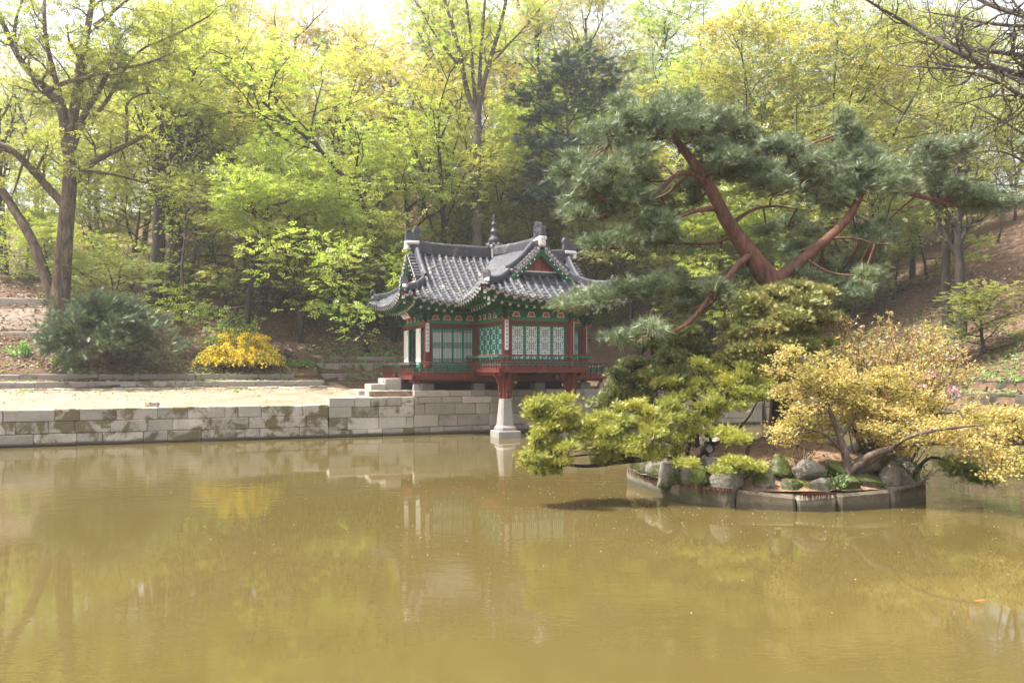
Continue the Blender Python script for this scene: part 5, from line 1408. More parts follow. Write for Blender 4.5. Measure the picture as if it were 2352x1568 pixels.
# ------------------------------------------------------------------ dark conifer behind the pavilion
Yc = 45.0; s = Skel(79); g = on_ground(1305, Yc)
s.limb([np.array(g), vec(1312, 420, Yc), vec(1300, 250, Yc), vec(1305, 120, Yc), vec(1308, 95, Yc)], [.2, .17, .12, .06, .03], 8)
tp = []
for x, y, rx, ry in ((1340,135,52,30),(1290,150,40,24),(1385,165,45,28),(1295,195,55,30),(1370,205,60,32),(1212,228,38,20),(1255,215,30,18),(1325,250,70,34),(1262,262,45,20),(1405,240,40,30),(1225,275,34,18),(1240,330,50,26),(1300,335,52,30),(1350,330,40,30),(1225,395,45,26),(1285,400,50,28),(1335,390,40,24),(1262,452,46,18),(1200,455,30,14),(1290,480,40,16)):
    yy = Yc + s.rg.uniform(-1.0, 1.0); c = vec(x, y, yy); trunk_p = vec(1306, y + 38, Yc)
    s.limb([trunk_p, trunk_p*.5 + c*.5 + [0, 0, -.15], c], (.05, .02), 4)
    n = int(34*rx*ry/1500) + 14; q = s.rg.normal(0, .5, (n, 3))*[rx*yy/F, rx*yy/F, ry*yy/F] + c
    for v in q: s.tips.append(v); s.tdir.append(unit(v - trunk_p + [0, 0, .1]))
root = hero('conifer_tree', 'dark blue green conifer with open tufts behind the pavilion', 'tree', s, B_grey, T_YEW, 7, (.16,.16,.10), .36, L_con, g, up=.6)

# ------------------------------------------------------------------ bare branches reaching in at the upper right
Yo = 25.0; s = Skel(80); g = on_ground(2620, Yo)
s.limb([np.array(g) - [0, 0, .2], vec(2600, 500, Yo), vec(2560, 200, Yo), vec(2540, 60, Yo)], [.4, .34, .3, .2], 10)
OC = dict(seg=[6,4,3], wig=[.22,.26,.3], trop=[.02,.02,.0], kids=[5,4], **{'from':[.15,.2]}, ang=[40,42], flat=[.4,.3], ratio=[.6,.55], sides=[5,4,3], leafy=9, rr=.6)
for pts, w in (([(2560,210),(2440,185),(2352,178),(2250,145),(2190,115),(2110,70),(2040,30),(1990,0)], (24,5)), ([(2560,200),(2450,160),(2352,128),(2270,118),(2200,105),(2120,100)], (18,4)),
               ([(2545,90),(2430,70),(2352,35),(2290,20),(2230,-10)], (22,8)), ([(2570,330),(2440,260),(2352,225),(2290,185),(2200,160),(2130,155),(2060,150)], (15,3)), ([(2545,110),(2400,60),(2300,60),(2200,40),(2140,30)], (14,3)),
               ([(2590,420),(2450,350),(2352,310),(2290,270),(2230,240)], (10,3)), ([(2590,480),(2440,430),(2352,370),(2300,345),(2240,350)], (11,3)), ([(2560,230),(2420,230),(2300,215),(2220,235),(2150,262)], (9,2))):
    P_, rr = s.limb([vec(x, y, Yo + (s.rg.uniform(-1.2, 1.2) if k > 1 else 0)) for k, (x, y) in enumerate(pts)], (rpx(w[0], Yo), rpx(w[1], Yo)), 7)
    s.along(P_, rr, .25, .38, 1.9, OC, .5, .03)
s.tips = s.tips[::9]; s.tdir = s.tdir[::9]
hero('overhanging_tree', 'dark bare branches reaching in from the upper right corner', 'tree', s, B_grey, T_LEAF, 2, (.12,.12,.08), .10, L_spring, g)

# ------------------------------------------------------------------ island plants
def pads(s, plist, wood_pts, dens, twig_r=.03, hang=.35, jy=1.2, reach=True, core=.0):
    """foliage pads given as (px, py, half width, half height, Y): tips on a domed cushion, a limb from the nearest wood"""
    for x, y, rx, ry, Y in plist:
        c = vec(x, y, Y); R_ = np.array([rx*Y/F, rx*Y/F*jy*.8, ry*Y/F]); W_ = np.array(wood_pts)
        if reach:
            d = np.linalg.norm((W_ - c)*[1, .7, 1.2], axis=1); w = W_[d.argmin()]; low = c - [0, 0, R_[2]*.55]
            mid_ = w*.45 + low*.55 + np.array([s.rg.normal(0, .08), s.rg.normal(0, .08), -.08*np.linalg.norm(low - w)])
            s.limb([w, mid_, low], (twig_r*(.7 + .5*min(2, np.linalg.norm(low - w))), twig_r*.55), 6)
            for k in range(int(4 + 5*R_[0])):
                v = s.rg.normal(0, 1, 3); v[2] = abs(v[2])*.35; v /= np.linalg.norm(v); e = low + v*R_*[.85, .85, .9] + [0, 0, R_[2]*.3]
                q = low*.45 + e*.55 + s.rg.normal(0, .05, 3) - [0, 0, .06]; s.limb([low*.85 + w*.15, q, e], (twig_r*.5, .008), 4)
        n = int(dens*R_[0]*R_[1]*4*(1 + R_[2])) + 25
        v = s.rg.normal(0, 1, (n, 3)); v[:, 2] = np.where(s.rg.random(n) < .78, abs(v[:, 2]), -abs(v[:, 2])*hang); v = unit(v)
        rad = s.rg.uniform(core, 1, n)**.45
        lump = 1 + .22*np.sin(5*v[:, 0] + x)*np.sin(5*v[:, 1] + y) + .12*np.sin(11*v[:, 0] + 3*y)
        p = c - [0, 0, R_[2]*.3] + v*R_*(rad*lump)[:, None]*[1, 1, 1.1]
        for a, b in zip(p, v*[1, 1, .8] + [0, 0, .35]): s.tips.append(a); s.tdir.append(unit(b))
def scatter_pads(s, lst, n, shrink, sat, dx=1.1, dy=1.3, dY=.35):
    out = [(x, y, rx*shrink, ry*shrink, Y) for x, y, rx, ry, Y in lst]
    for x, y, rx, ry, Y in lst:
        for _ in range(n): out.append((x + s.rg.uniform(-dx, dx)*rx, y + s.rg.uniform(-dy, dy)*ry, rx*sat*s.rg.uniform(.7, 1.3), ry*sat*s.rg.uniform(.7, 1.2), Y + s.rg.uniform(-dY, dY)))
    return out
def foliage2(s, name, T, per, spread, size, mat, jit=.35, nup=.5, lift=0.0):
    """sprays that follow their tip direction outwards"""
    rg = s.rg; tp = np.repeat(np.array(s.tips), per, 0); td = np.repeat(np.array(s.tdir), per, 0); n = len(tp)
    D = td + rg.normal(0, jit, (n, 3)); D[:, 2] += lift; N = rg.normal(0, 1, (n, 3))*(1 - nup); N[:, 2] += nup
    return crown_mesh(name, T, tp + rg.normal(0, 1, (n, 3))*np.array(spread), D, N, size*rg.uniform(.7, 1.25, n), mat)
def hero2(name, label, cat, s, bark, base, crowns):
    root = thing(name, label, cat, base); inv = Matrix.Translation(-Vector(base))
    m = s.wood('trunk', bark); m.transform(inv); put('trunk', m, root)
    for args, kw in crowns:
        m = foliage2(s, *args, **kw); m.transform(inv); put(args[0], m, root)
    return root
def wood_points(s): return [p for t in s.tubes for p in t[0]]

# red pine
Yp = 18.0; s = Skel(90); pb = Vector((at(1792, 985, Yp).x, Yp, gz(at(1792, 985, Yp).x, Yp)))
s.limb([np.array(pb) - [0, 0, .2], vec(1796, 900, Yp), vec(1800, 800, Yp), vec(1790, 700, Yp), vec(1772, 645, Yp)], [.30, .25, .24, .25, .27], 14)
LB = [([(1778,655,0),(1740,610,0),(1700,552,-.1),(1664,500,-.2),(1643,452,-.3),(1610,400,-.3),(1574,348,-.3),(1545,312,-.2),(1528,292,-.1)], (60,52,44,38,33,28,24,19,13)),
      ([(1776,648,0),(1830,607,.2),(1880,566,.4),(1932,520,.6),(1962,480,.7),(1978,440,.8),(2008,425,.9),(2062,436,1.0),(2130,456,1.1),(2200,472,1.1),(2280,470,1.2)], (40,30,26,23,21,20,18,13,11,8,4)),
      ([(1722,585,-.1),(1700,602,-.5),(1660,650,-.9),(1618,700,-1.2),(1580,745,-1.4),(1530,770,-1.5),(1450,775,-1.6)], (17,15,13,12,10,7,3)),
      ([(1650,478,-.2),(1600,482,-.6),(1560,500,-.9),(1520,515,-1.1)], (15,12,8,4)), ([(1625,425,-.3),(1585,395,-.6),(1550,400,-.8),(1515,440,-1.0),(1480,470,-1.1),(1420,480,-1.2)], (16,13,11,9,7,3)),
      ([(1600,385,-.3),(1560,420,0),(1530,450,.2),(1460,470,.4)], (10,8,6,3)), ([(1545,312,-.2),(1500,320,-.5),(1450,330,-.7),(1400,330,-.8)], (13,10,7,3)), ([(1545,315,-.2),(1575,290,0),(1600,280,.2)], (12,8,4)),
      ([(1590,370,-.3),(1640,375,.1),(1690,400,.3)], (10,6,3)), ([(1672,530,-.1),(1700,495,.4),(1760,470,.6),(1830,480,.7)], (16,11,7,3)), ([(1700,560,-.1),(1735,560,.2),(1750,600,.4),(1785,630,.4)], (8,7,6,3)),
      ([(1985,435,.8),(1960,390,.9),(1950,340,1.0),(1945,300,1.0)], (13,9,6,3)), ([(1995,430,.9),(2050,390,1.0),(2120,360,1.1)], (11,8,3)), ([(1960,480,.7),(1900,440,.9),(1840,420,.9)], (9,6,3)), ([(1900,548,.5),(1960,545,.3),(2010,560,.2)], (9,6,3)),
      ([(1715,600,-.2),(1640,640,.4),(1560,640,.4),(1490,660,.1),(1400,680,-.5),(1300,695,-1.0)], (10,10,8,7,6,3)), ([(1680,545,-.2),(1640,560,.5),(1560,560,.8),(1450,555,.8)], (9,8,6,3)), ([(1690,640,-.8),(1660,690,-.6),(1640,640,-.5)], (6,4,2))]
for pts, w in LB: s.limb([vec(x, y, Yp + dy) for x, y, dy in pts], [rpx(v*.9, Yp) for v in w], 10)
wp = wood_points(s)
PADS = [(1560,235,75,38,0),(1500,262,70,32,-.4),(1625,270,70,34,.3),(1560,290,110,22,0),(1680,330,60,28,.3),(1390,305,62,26,-.6),(1450,290,50,24,-.5),(1650,395,70,26,.3),(1725,390,80,30,.5),(1780,430,60,30,.6),
        (1340,395,60,38,-.8),(1410,385,75,42,-1.0),(1350,450,62,38,-.9),(1430,455,70,34,-1.1),(1320,480,40,24,-.6),(1480,400,40,30,-.8),(1860,400,60,30,.8),(1930,360,70,36,1.0),(1955,310,38,40,1.0),(2000,390,80,34,1.0),(1900,430,70,26,.8),(2080,385,70,30,1.1),(2150,350,60,26,1.2),(2215,330,34,22,1.2),
        (2190,440,60,26,1.1),(2245,455,60,26,1.2),(2300,465,50,24,1.2),(2150,425,40,18,1.1),(1380,560,60,30,.6),(1450,545,70,28,.8),(1530,550,50,26,.8),(1490,520,40,18,-.9),
        (1310,700,56,24,-1.0),(1370,680,70,30,-.7),(1440,665,62,30,-.3),(1520,655,60,30,.1),(1570,680,44,30,.2),(1420,775,42,15,-1.6),(1490,762,50,16,-1.5),(1640,655,60,28,-.3),
        (1850,575,46,30,1.5),(1920,622,66,34,1.2),(1985,590,56,36,1.0),(2020,545,50,30,.8),(1850,640,60,26,.7),(1990,640,46,24,.3),(1810,515,44,22,1.3),(1700,630,40,20,.4),(1900,455,40,22,1.6),(2050,420,50,20,.6),(1640,340,50,24,-.4),(1570,430,46,24,.5),(1500,460,50,26,.4),(1760,340,50,24,.6),(1820,340,50,24,.8),(1930,655,50,22,.6)]
PADS += [(x + s.rg.uniform(-1.1, 1.1)*rx, y + s.rg.uniform(-1.2, 1.3)*ry, rx*.5, ry*.6, dy + s.rg.uniform(-.9, .9)) for x, y, rx, ry, dy in PADS for _ in range(2) if not (x < 1460 and y > 520)]
pads(s, [(x, y, rx*.92, ry*.78, Yp + dy + s.rg.uniform(-.5, .5)) for x, y, rx, ry, dy in PADS], wp, 42, .024, hang=.8)
hero2('pine_tree', 'leaning red barked pine with blue green needle pads on the island', 'pine', s, B_pine, pb, [(('needles', T_NEEDLE, 2, (.07,.07,.05), .20, L_pine), dict(jit=.55, nup=.3, lift=.25))])

# golden cypress: tall one and two lower ones
def cypress(seed, label, trunk, plist, mat, dens=230, size=.15):
    s = Skel(seed)
    for pts, w in trunk: s.limb([vec(x, y, Y) for x, y, Y in pts], [rpx(v, pts[0][2]) for v in w], 9)
    pads(s, scatter_pads(s, plist, 2, .82, .45), wood_points(s), dens*.85, .020, hang=.3)
    b = Vector(s.tubes[0][0][0]); return hero2('cypress_tree', label, 'cypress', s, B_dark, b, [(('foliage', T_FAN, 6, (.05,.05,.04), size*.60, mat), dict(jit=.65, nup=.35, lift=.05))])
def gpt(px, Y): return (px, HY - (gz(at(px, 0, Y).x, Y) - .1 - CAM_H)*F/Y, Y)
cypress(91, 'tall golden tipped cypress with flat topped crown beside the pine stem', [([gpt(1782, 17.2), (1786,930,17.2), (1780,860,17.2), (1770,780,17.2), (1790,700,17.2)], (26,22,18,14,9))],
    [(1780,668,56,20,17.0),(1845,690,64,24,17.0),(1730,700,55,26,16.9),(1870,668,40,16,17.3),(1880,725,40,22,17.1),(1800,725,70,26,16.7),(1720,745,50,26,16.8),(1690,775,44,26,17.0),(1760,790,70,28,16.7),(1840,790,52,24,17.0),(1700,815,60,24,16.8),(1790,835,60,24,16.8),(1660,840,44,20,17.1),(1740,860,60,20,17.0),(1850,760,44,18,17.3)], L_cyp)
cypress(92, 'middle cypress with rounded cushions below the low pine branch', [([gpt(1600, 17.6), (1596,930,17.6), (1585,850,17.6), (1580,790,17.6)], (16,13,10,6))],
    [(1565,782,40,18,17.4),(1590,800,44,22,17.5),(1545,815,48,26,17.3),(1550,855,52,26,17.2),(1590,870,50,26,17.3),(1620,820,34,20,17.6),(1560,895,50,20,17.1)], L_cypd)
cypress(93, 'lowest cypress leaning left towards the pavilion pier', [([gpt(1560, 18.2), (1520,950,18.2), (1470,925,18.1), (1420,945,18.0)], (13,11,9,5))],
    [(1450,835,38,16,18.0),(1440,868,50,20,18.0),(1490,870,44,22,18.1),(1420,895,42,18,17.9),(1465,905,50,18,17.9),(1395,920,34,10,17.8),(1500,790,26,14,18.3),(1485,840,36,18,18.2)], L_cypd)

# low bright yew hanging over the water
s = Skel(94); yb = gpt(1575, 16.3)
Yw = 16.0
for pts, w in (([yb, (1545,1040,16.1),(1480,1055,15.8),(1420,1060,15.5),(1350,1072,15.2),(1290,1065,15.0),(1235,1075,14.9)], (15,13,12,11,9,6,3)), ([yb,(1580,1020,16.0),(1600,960,15.9),(1625,930,15.9),(1660,905,15.9)], (13,12,10,7,4)),
               ([(1500,1052,15.9),(1497,1000,15.8),(1500,950,15.8)], (8,6,3)), ([(1440,1058,15.6),(1400,1010,15.5),(1340,980,15.4),(1280,945,15.3)], (9,7,6,3)), ([yb,(1620,1030,16.2),(1680,1000,16.4),(1720,960,16.5),(1740,920,16.5)], (10,9,7,5,3)), ([(1480,1055,15.8),(1380,1040,15.6),(1290,1050,15.5)], (7,5,3))):
    s.limb([vec(*p) for p in pts], [rpx(v, Yw) for v in w], 7)
YP = [(1250,920,40,18,15.2),(1290,938,50,24,15.2),(1230,950,34,18,15.2),(1330,965,50,24,15.3),(1270,975,50,20,15.1),(1390,985,52,26,15.3),(1350,1000,44,20,15.1),(1430,965,46,24,15.5),(1480,940,40,20,15.6),(1500,975,52,28,15.5),(1450,1010,52,24,15.3),(1540,1005,50,30,15.6),(1570,955,40,24,15.8),(1590,985,40,26,15.7),(1500,1035,44,16,15.5),(1380,1030,44,16,15.2),
      (1250,1005,24,12,15.0),(1270,1030,40,14,14.9),(1240,1055,30,12,14.8),(1290,1055,34,12,14.9),(1255,1078,22,8,14.8),(1400,1050,28,8,15.2),(1460,935,30,16,15.8),
      (1640,900,50,22,16.2),(1610,880,36,18,16.4),(1680,875,48,22,16.3),(1640,850,40,20,16.6),(1720,890,40,20,16.3),(1700,915,44,18,16.1),(1660,935,44,16,16.0),(1760,880,30,16,16.4),(1720,850,34,14,16.6),(1560,915,36,16,16.2),(1530,880,28,14,16.5)]
YP = scatter_pads(s, YP, 3, .72, .42)
pads(s, [(x, y, rx, ry*.75, Y) for x, y, rx, ry, Y in YP], wood_points(s), 210, .016, hang=.25)
hero2('yew_shrub', 'low bright green yew stretching left over the water from the island', 'yew', s, B_dark, Vector(vec(*yb)), [(('foliage', T_YEW, 6, (.06,.06,.035), .074, L_yew), dict(jit=.9, nup=.5, lift=.15))])
s = Skel(95); yb = gpt(1700, 15.2)
s.limb([vec(*yb), vec(1720,1010,15.2), vec(1760,1000,15.2)], [.05,.04,.02], 6); s.limb([vec(*yb), vec(1690,1050,15.0), vec(1670,1080,14.8)], [.04,.03,.02], 6)
pads(s, [(1690,1058,36,9,14.9),(1730,1070,26,8,14.8),(1655,1078,24,7,14.7),(1690,1005,34,12,15.2),(1660,990,28,10,15.4),(1575,1062,26,8,15.0)], wood_points(s), 260, .010, hang=.3)
hero2('yew_shrub', 'small yew spray draping over the front rocks by the floodlight', 'yew', s, B_dark, Vector(vec(*yb)), [(('foliage', T_YEW, 9, (.05,.05,.03), .065, L_yew), dict(jit=.9, nup=.4))])
s = Skel(96); yb = gpt(2085, 15.9)
s.limb([vec(*yb), vec(2130,1040,15.6), vec(2200,1070,15.3), vec(2270,1095,15.0)], [.04,.035,.025,.012], 6)
pads(s, [(2195,1065,34,12,15.3),(2230,1085,40,13,15.2),(2260,1100,26,9,15.0)], wood_points(s), 300, .012, hang=.4)
hero2('yew_shrub', 'dark green yew frond dipping to the water right of the island', 'yew', s, B_dark, Vector(vec(*yb)), [(('foliage', T_YEW, 6, (.05,.05,.03), .10, L_cypd), dict(jit=.5, nup=.4))])

# amber leaved shrub with a low forked trunk
s = Skel(97); ab = gpt(1946, 15.0); Ya = 15.0
for pts, w in (([ab,(1948,1075,15.0),(1942,1045,15.0),(1928,1000,15.1),(1910,950,15.2),(1880,900,15.3),(1830,860,15.4)], (26,22,17,13,10,7,4)), ([(1950,1082,15.0),(1986,1060,14.9),(1996,1045,14.8),(2045,1030,14.7),(2103,1018,14.7),(2150,1015,14.7),(2220,1020,14.6),(2352,1020,14.6)], (20,17,15,13,11,9,7,4)),
               ([(1960,1075,15.0),(2010,1055,15.2),(2050,1015,15.4),(2090,980,15.5),(2150,950,15.6),(2230,940,15.7)], (17,14,11,9,7,3)), ([(1930,1005,15.1),(1960,960,15.4),(1990,920,15.6),(2040,890,15.8)], (10,8,6,3)), ([(1942,1045,15.0),(1910,1010,14.8),(1885,990,14.7),(1850,985,14.6)], (8,7,5,3)), ([(1905,945,15.2),(1900,900,15.3),(1930,870,15.5)], (7,5,3)), ([(2045,1030,14.7),(2090,1000,14.4),(2160,985,14.2),(2260,975,14.1)], (9,8,6,3))):
    s.limb([vec(*p) for p in pts], [rpx(v, Ya) for v in w], 8)
AP = [(1800,818,26,10,15.4),(1830,845,52,13,15.3),(1880,858,56,13,15.3),(1945,868,64,14,15.4),(2010,876,60,14,15.6),(2070,888,52,14,15.7),(1850,885,56,12,15.2),(1910,905,60,14,15.2),(1980,920,60,14,15.3),(1860,930,50,12,15.1),(1830,960,44,11,15.0),(1890,970,56,13,15.5),(1950,960,60,14,15.6),(2030,940,60,15,15.3),(2100,930,56,15,15.5),(1850,995,52,12,15.4),(2050,1000,40,10,15.4),
      (2060,985,60,15,14.9),(2130,970,62,16,15.0),(2200,965,60,16,15.2),(2260,980,56,17,14.9),(2320,985,56,18,14.8),(2110,1010,52,11,14.6),(2180,1005,56,13,14.6),(2250,1020,58,15,14.4),(2310,1035,50,16,14.3),(2370,1000,50,22,14.5),(2290,1065,36,12,14.2),(2340,950,44,13,15.2),(2280,945,44,11,15.3),(2140,920,44,10,15.7),(2360,1060,34,12,14.2),(1790,900,24,8,15.3),(1800,985,36,9,14.8)]
AP = scatter_pads(s, AP, 3, .8, .45, 1.2, 2.2, .5)
pads(s, [(x, y, rx*1.1, ry, Y) for x, y, rx, ry, Y in AP], wood_points(s), 90, .012, hang=.7)
hero2('amber_shrub', 'wide amber leaved shrub with a low forked trunk at the island edge', 'shrub', s, B_twig, Vector(vec(*ab)), [(('leaves', T_WHORL, 3, (.10,.10,.06), .054, L_amber), dict(jit=.9, nup=.6))])

# budding rhododendron: a fan of thin twigs
s = Skel(98); rb = gpt(2000, 17.4)
FC = dict(seg=[7,4,3], wig=[.10,.18,.22], trop=[.05,.05,.03], kids=[5,4], **{'from':[.35,.3]}, ang=[26,32], flat=[.0,.0], ratio=[.42,.5], sides=[4,3,3], leafy=0, rr=.6)
for k in range(44):
    a = s.rg.uniform(-.75, .8); s.grow(vec(*rb) + s.rg.normal(0, .12, 3)*[1, 1, 0], unit(np.array([math.sin(a)*1.05, s.rg.normal(0, .35), math.cos(a)])), s.rg.uniform(1.7, 2.7), .016, 0, FC)
hero2('rhododendron', 'twiggy rhododendron with reddish yellow buds behind the amber shrub', 'shrub', s, B_twig, Vector(vec(*rb)), [(('buds', T_BUD, 2, (.03,.03,.03), .095, L_bud), dict(jit=.5, nup=.3, lift=.4))])
s2 = Skel(981); s2.tips = s.tips[::60]; s2.tdir = s.tdir[::60]
ro = [o for o in C.objects if o.name.startswith('rhododendron')][0]
m = foliage2(s2, 'blossoms', T_FLOWER, 4, (.03,.03,.03), .06, L_pink); m.transform(Matrix.Translation(-Vector(vec(*rb)))); put('blossoms', m, ro)
s = Skel(99); zb_ = gpt(2080, 16.6); zt = []
for x, y in ((2130,868),(2147,860),(2121,890),(2112,886),(2180,893),(2193,896),(2187,903),(2200,905),(2136,914),(2150,920),(2103,886),(2128,912),(2095,868),(2170,912),(2118,925),(2085,935),(2010,985),(2112,1015)):
    p = vec(x, y, 16.0 + s.rg.uniform(-.3, .3)); s.limb([vec(*zb_) + s.rg.normal(0, .08, 3)*[1, 1, 0], vec(*zb_)*.5 + p*.5 + s.rg.normal(0, .06, 3), p], (.014, .006), 4)
    for k in range(7): s.tips.append(p + s.rg.normal(0, .035, 3)); s.tdir.append(unit(s.rg.normal(0, 1, 3) + [0, -.6, .6]))
hero2('azalea_shrub', 'thin stemmed azalea with clusters of pink flowers behind the amber shrub', 'azalea', s, B_twig, Vector(vec(*zb_)), [(('blossoms', T_FLOWER, 2, (.015,.015,.015), .06, L_pink), dict(jit=.5, nup=.2))])
def small_plant(name, label, cat, px, Y, n, ht, T, size, lm, seed, wid=.4, z=None):
    s = Skel(seed); b = np.array(on_ground(px, Y)) if z is None else vec(px, z, Y)
    for k in range(n):
        a = s.rg.uniform(0, 6.28); t = s.rg.uniform(.1, 1)
        s.grow(b + np.array([math.cos(a), math.sin(a), 0])*wid*.2*t, unit(np.array([math.cos(a)*wid*t, math.sin(a)*wid*t, ht])), ht*s.rg.uniform(.6, 1.1), .007, 0, dict(seg=[4], wig=[.15], trop=[.0], sides=[3]))
    return hero2(name, label, cat, s, B_twig, Vector(b), [(('leaves', T, 3, (.03,.03,.03), size, lm), dict(jit=.8, nup=.5))])
small_plant('small_plant', 'fresh green seedling on the mossy rock by the amber trunk', 'plant', 1922, 14.55, 7, .35, T_LEAF, .075, L_green, 201, .5, 1125)
small_plant('small_plant', 'fresh green shrublet at the right end of the island rocks', 'plant', 2095, 15.6, 14, .5, T_LEAF, .06, L_green, 202, .7)
small_plant('small_plant', 'leafless pale twigs sprouting at the middle of the island', 'plant', 1840, 15.6, 12, .55, T_LEAF, .02, L_lit, 203, .5)
small_plant('small_plant', 'bright green herb beside a dark stump on the left mound', 'plant', 50, 34.8, 22, .6, T_LEAF, .16, L_green, 204, .9)
small_plant('small_plant', 'patch of fresh herb on bare soil left of the yew', 'plant', 135, 36, 26, .7, T_LEAF, .16, L_green, 205, 1.6)
small_plant('small_plant', 'low green herb at the lower left skirt of the yew', 'plant', 150, 34.9, 18, .4, T_LEAF, .14, L_green, 206, 1.3)
small_plant('small_plant', 'green weeds where the retaining walls start', 'plant', 665, 38.5, 20, .35, T_LEAF, .10, L_green, 207, 1.4)

# dark grey-green yew on the left bed
s = Skel(120); yb = on_ground(243, 34.6); YC = dict(seg=[6,4,3], wig=[.10,.16,.2], trop=[.05,.05,.03], kids=[7,4], **{'from':[.25,.15]}, ang=[38,40], flat=[.55,.5], ratio=[.42,.5], sides=[5,4,3], leafy=0, rr=.55)
b0 = np.array(yb); s.limb([b0 - [0,0,.1], b0 + [.05,0,1.2], b0 + [.0,.1,2.4], b0 + [.1,.1,3.7]], [.10,.08,.06,.02], 8)
for k in range(46):
    t = (k + .5)/46; z = .25 + 3.3*t; a = k*2.4; ln = 2.45*(1 - t)**.75*s.rg.uniform(.8, 1.15) + .35; rise = .12 + .35*t
    s.grow(b0 + np.array([0, 0, z*.82]), unit(np.array([math.cos(a), math.sin(a), rise])), ln, .035, 0, YC)
root = thing('yew_tree', 'wide dark grey green yew spreading above the stone edging', 'yew', yb)
inv = Matrix.Translation(-yb); m = s.wood('trunk', B_pine); m.transform(inv); put('trunk', m, root)
m = foliage2(s, 'foliage', T_YEW, 4, (.10,.10,.06), .22, L_yewd, jit=.35, nup=.6, lift=.1); m.transform(inv); put('foliage', m, root)

# forsythia
s = Skel(121); fb = on_ground(550, 37.0); b0 = np.array(fb); fl = []; fd = []; gl = []; gd = []
for k in range(230):
    a = s.rg.uniform(0, 6.28); rr = s.rg.uniform(.15, 1)**.6; out = np.array([math.cos(a)*2.3, math.sin(a)*1.5, 0])*rr; hgt = 2.3*(1.1 - .55*rr)*s.rg.uniform(.75, 1.12)
    P_ = [b0 + out*.12 + out*.88*(t**.9) + np.array([0, 0, hgt*(1.55*t - (1.15*rr + .28)*t*t)*1.25]) for t in np.linspace(0, 1, 8)]
    s.tubes.append((P_, [.012]*8, 3))
    for i in range(1, 7):
        for _ in range(12):
            q = P_[i] + (P_[i+1] - P_[i])*s.rg.random() + s.rg.normal(0, .06, 3); d = s.rg.normal(0, 1, 3) + [0, -.3, .2]
            green = (k % 9 == 0 and i > 2) or (q[2] - b0[2] > 1.75 and s.rg.random() < .8) or s.rg.random() < .06
            (gl if green else fl).append(q); (gd if green else fd).append(unit(d))
for k in range(9):
    a = s.rg.uniform(-.9, .9); P_ = [b0 + np.array([.4 + math.sin(a)*t*1.6, .1, 1.2 + math.cos(a)*t*1.35]) for t in np.linspace(0, 1, 7)]; s.tubes.append((P_, [.011]*7, 3))
    for p in P_[2:]:
        for _ in range(6): gl.append(p + s.rg.normal(0, .06, 3)); gd.append(unit(s.rg.normal(0, 1, 3)))
root = thing('forsythia_bush', 'rounded forsythia bush covered in deep yellow flowers', 'forsythia', fb); inv = Matrix.Translation(-fb)
m = s.wood('stems', B_twig); m.transform(inv); put('stems', m, root)
for nm, pp, dd, sz, lm in (('flowers', fl, fd, .085, L_fors), ('leaves', gl, gd, .10, L_green)):
    m = crown_mesh(nm, T_FLOWER if nm == 'flowers' else T_LEAF, np.array(pp), np.array(dd), s.rg.normal(0, 1, (len(pp), 3)) + [0, 0, .5], sz*s.rg.uniform(.7, 1.3, len(pp)), lm); m.transform(inv); put(nm, m, root)

# ------------------------------------------------------------------ ground cover that nobody could count
rg2 = np.random.default_rng(5)
def on_slope(n, xr, yr):
    lx = rg2.uniform(*xr, n); ly = rg2.uniform(*yr, n); z = terrain(lx, ly); X = P1.x + lx*CA - ly*SA; Y = P1.y + lx*SA + ly*CA
    e = .15; gxv = (terrain(lx + e, ly) - z)/e; gyv = (terrain(lx, ly + e) - z)/e; nx = -(gxv*CA - gyv*SA); ny = -(gxv*SA + gyv*CA)
    return lx, ly, np.stack([X, Y, z], -1), unit(np.stack([nx, ny, np.ones(n)], -1))
def cover(name, lst, T, size, mat, tilt=.4, lift=.03):
    P_ = np.concatenate([a[0] for a in lst]); N = np.concatenate([a[1] for a in lst]); n = len(P_)
    N = unit(N + rg2.normal(0, tilt, (n, 3))); D = rg2.normal(0, 1, (n, 3)); D -= N*(D*N).sum(1)[:, None]
    o = put(name, crown_mesh(name, T, P_ + N*lift, D, N, size*rg2.uniform(.6, 1.4, n), mat)); o['kind'] = 'stuff'; return o
lst = []
for n, xr, yr in ((22000, (-30, 15), (13.8, 24)), (8000, (-22, 14), (24, 36)), (17000, (14.5, 30), (-12, 24)), (4000, (-30, -6), (10.7, 14))):
    lx, ly, P_, N = on_slope(n, xr, yr); lst.append((P_, N))
cover('leaf_litter', lst, T_LEAF, .16, L_lit, .45)
lx = np.concatenate([rg2.uniform(-30, -5, 1500), rg2.uniform(-30, -3, 500)]); ly = np.concatenate([9.0 - abs(rg2.normal(0, .9, 1500)), rg2.uniform(2.7, 9, 500)])
cover('path_litter', [(np.stack([P1.x + lx*CA - ly*SA, P1.y + lx*SA + ly*CA, terrain(lx, ly) + .012], -1), np.tile([0, 0, 1.0], (2000, 1)))], T_LEAF, .10, L_lit, .25, .012)
lst = []
for k in range(900):
    r = 2.4*math.sqrt(rg2.random()); th = rg2.uniform(0, 6.28); q = circ(r, th, mound(r, th) + .02); lst.append(q[:])
cover('island_litter', [(np.array(lst), np.tile([0, 0, 1.0], (len(lst), 1)))], T_LEAF, .085, L_lit, .4, .01)
lst = []
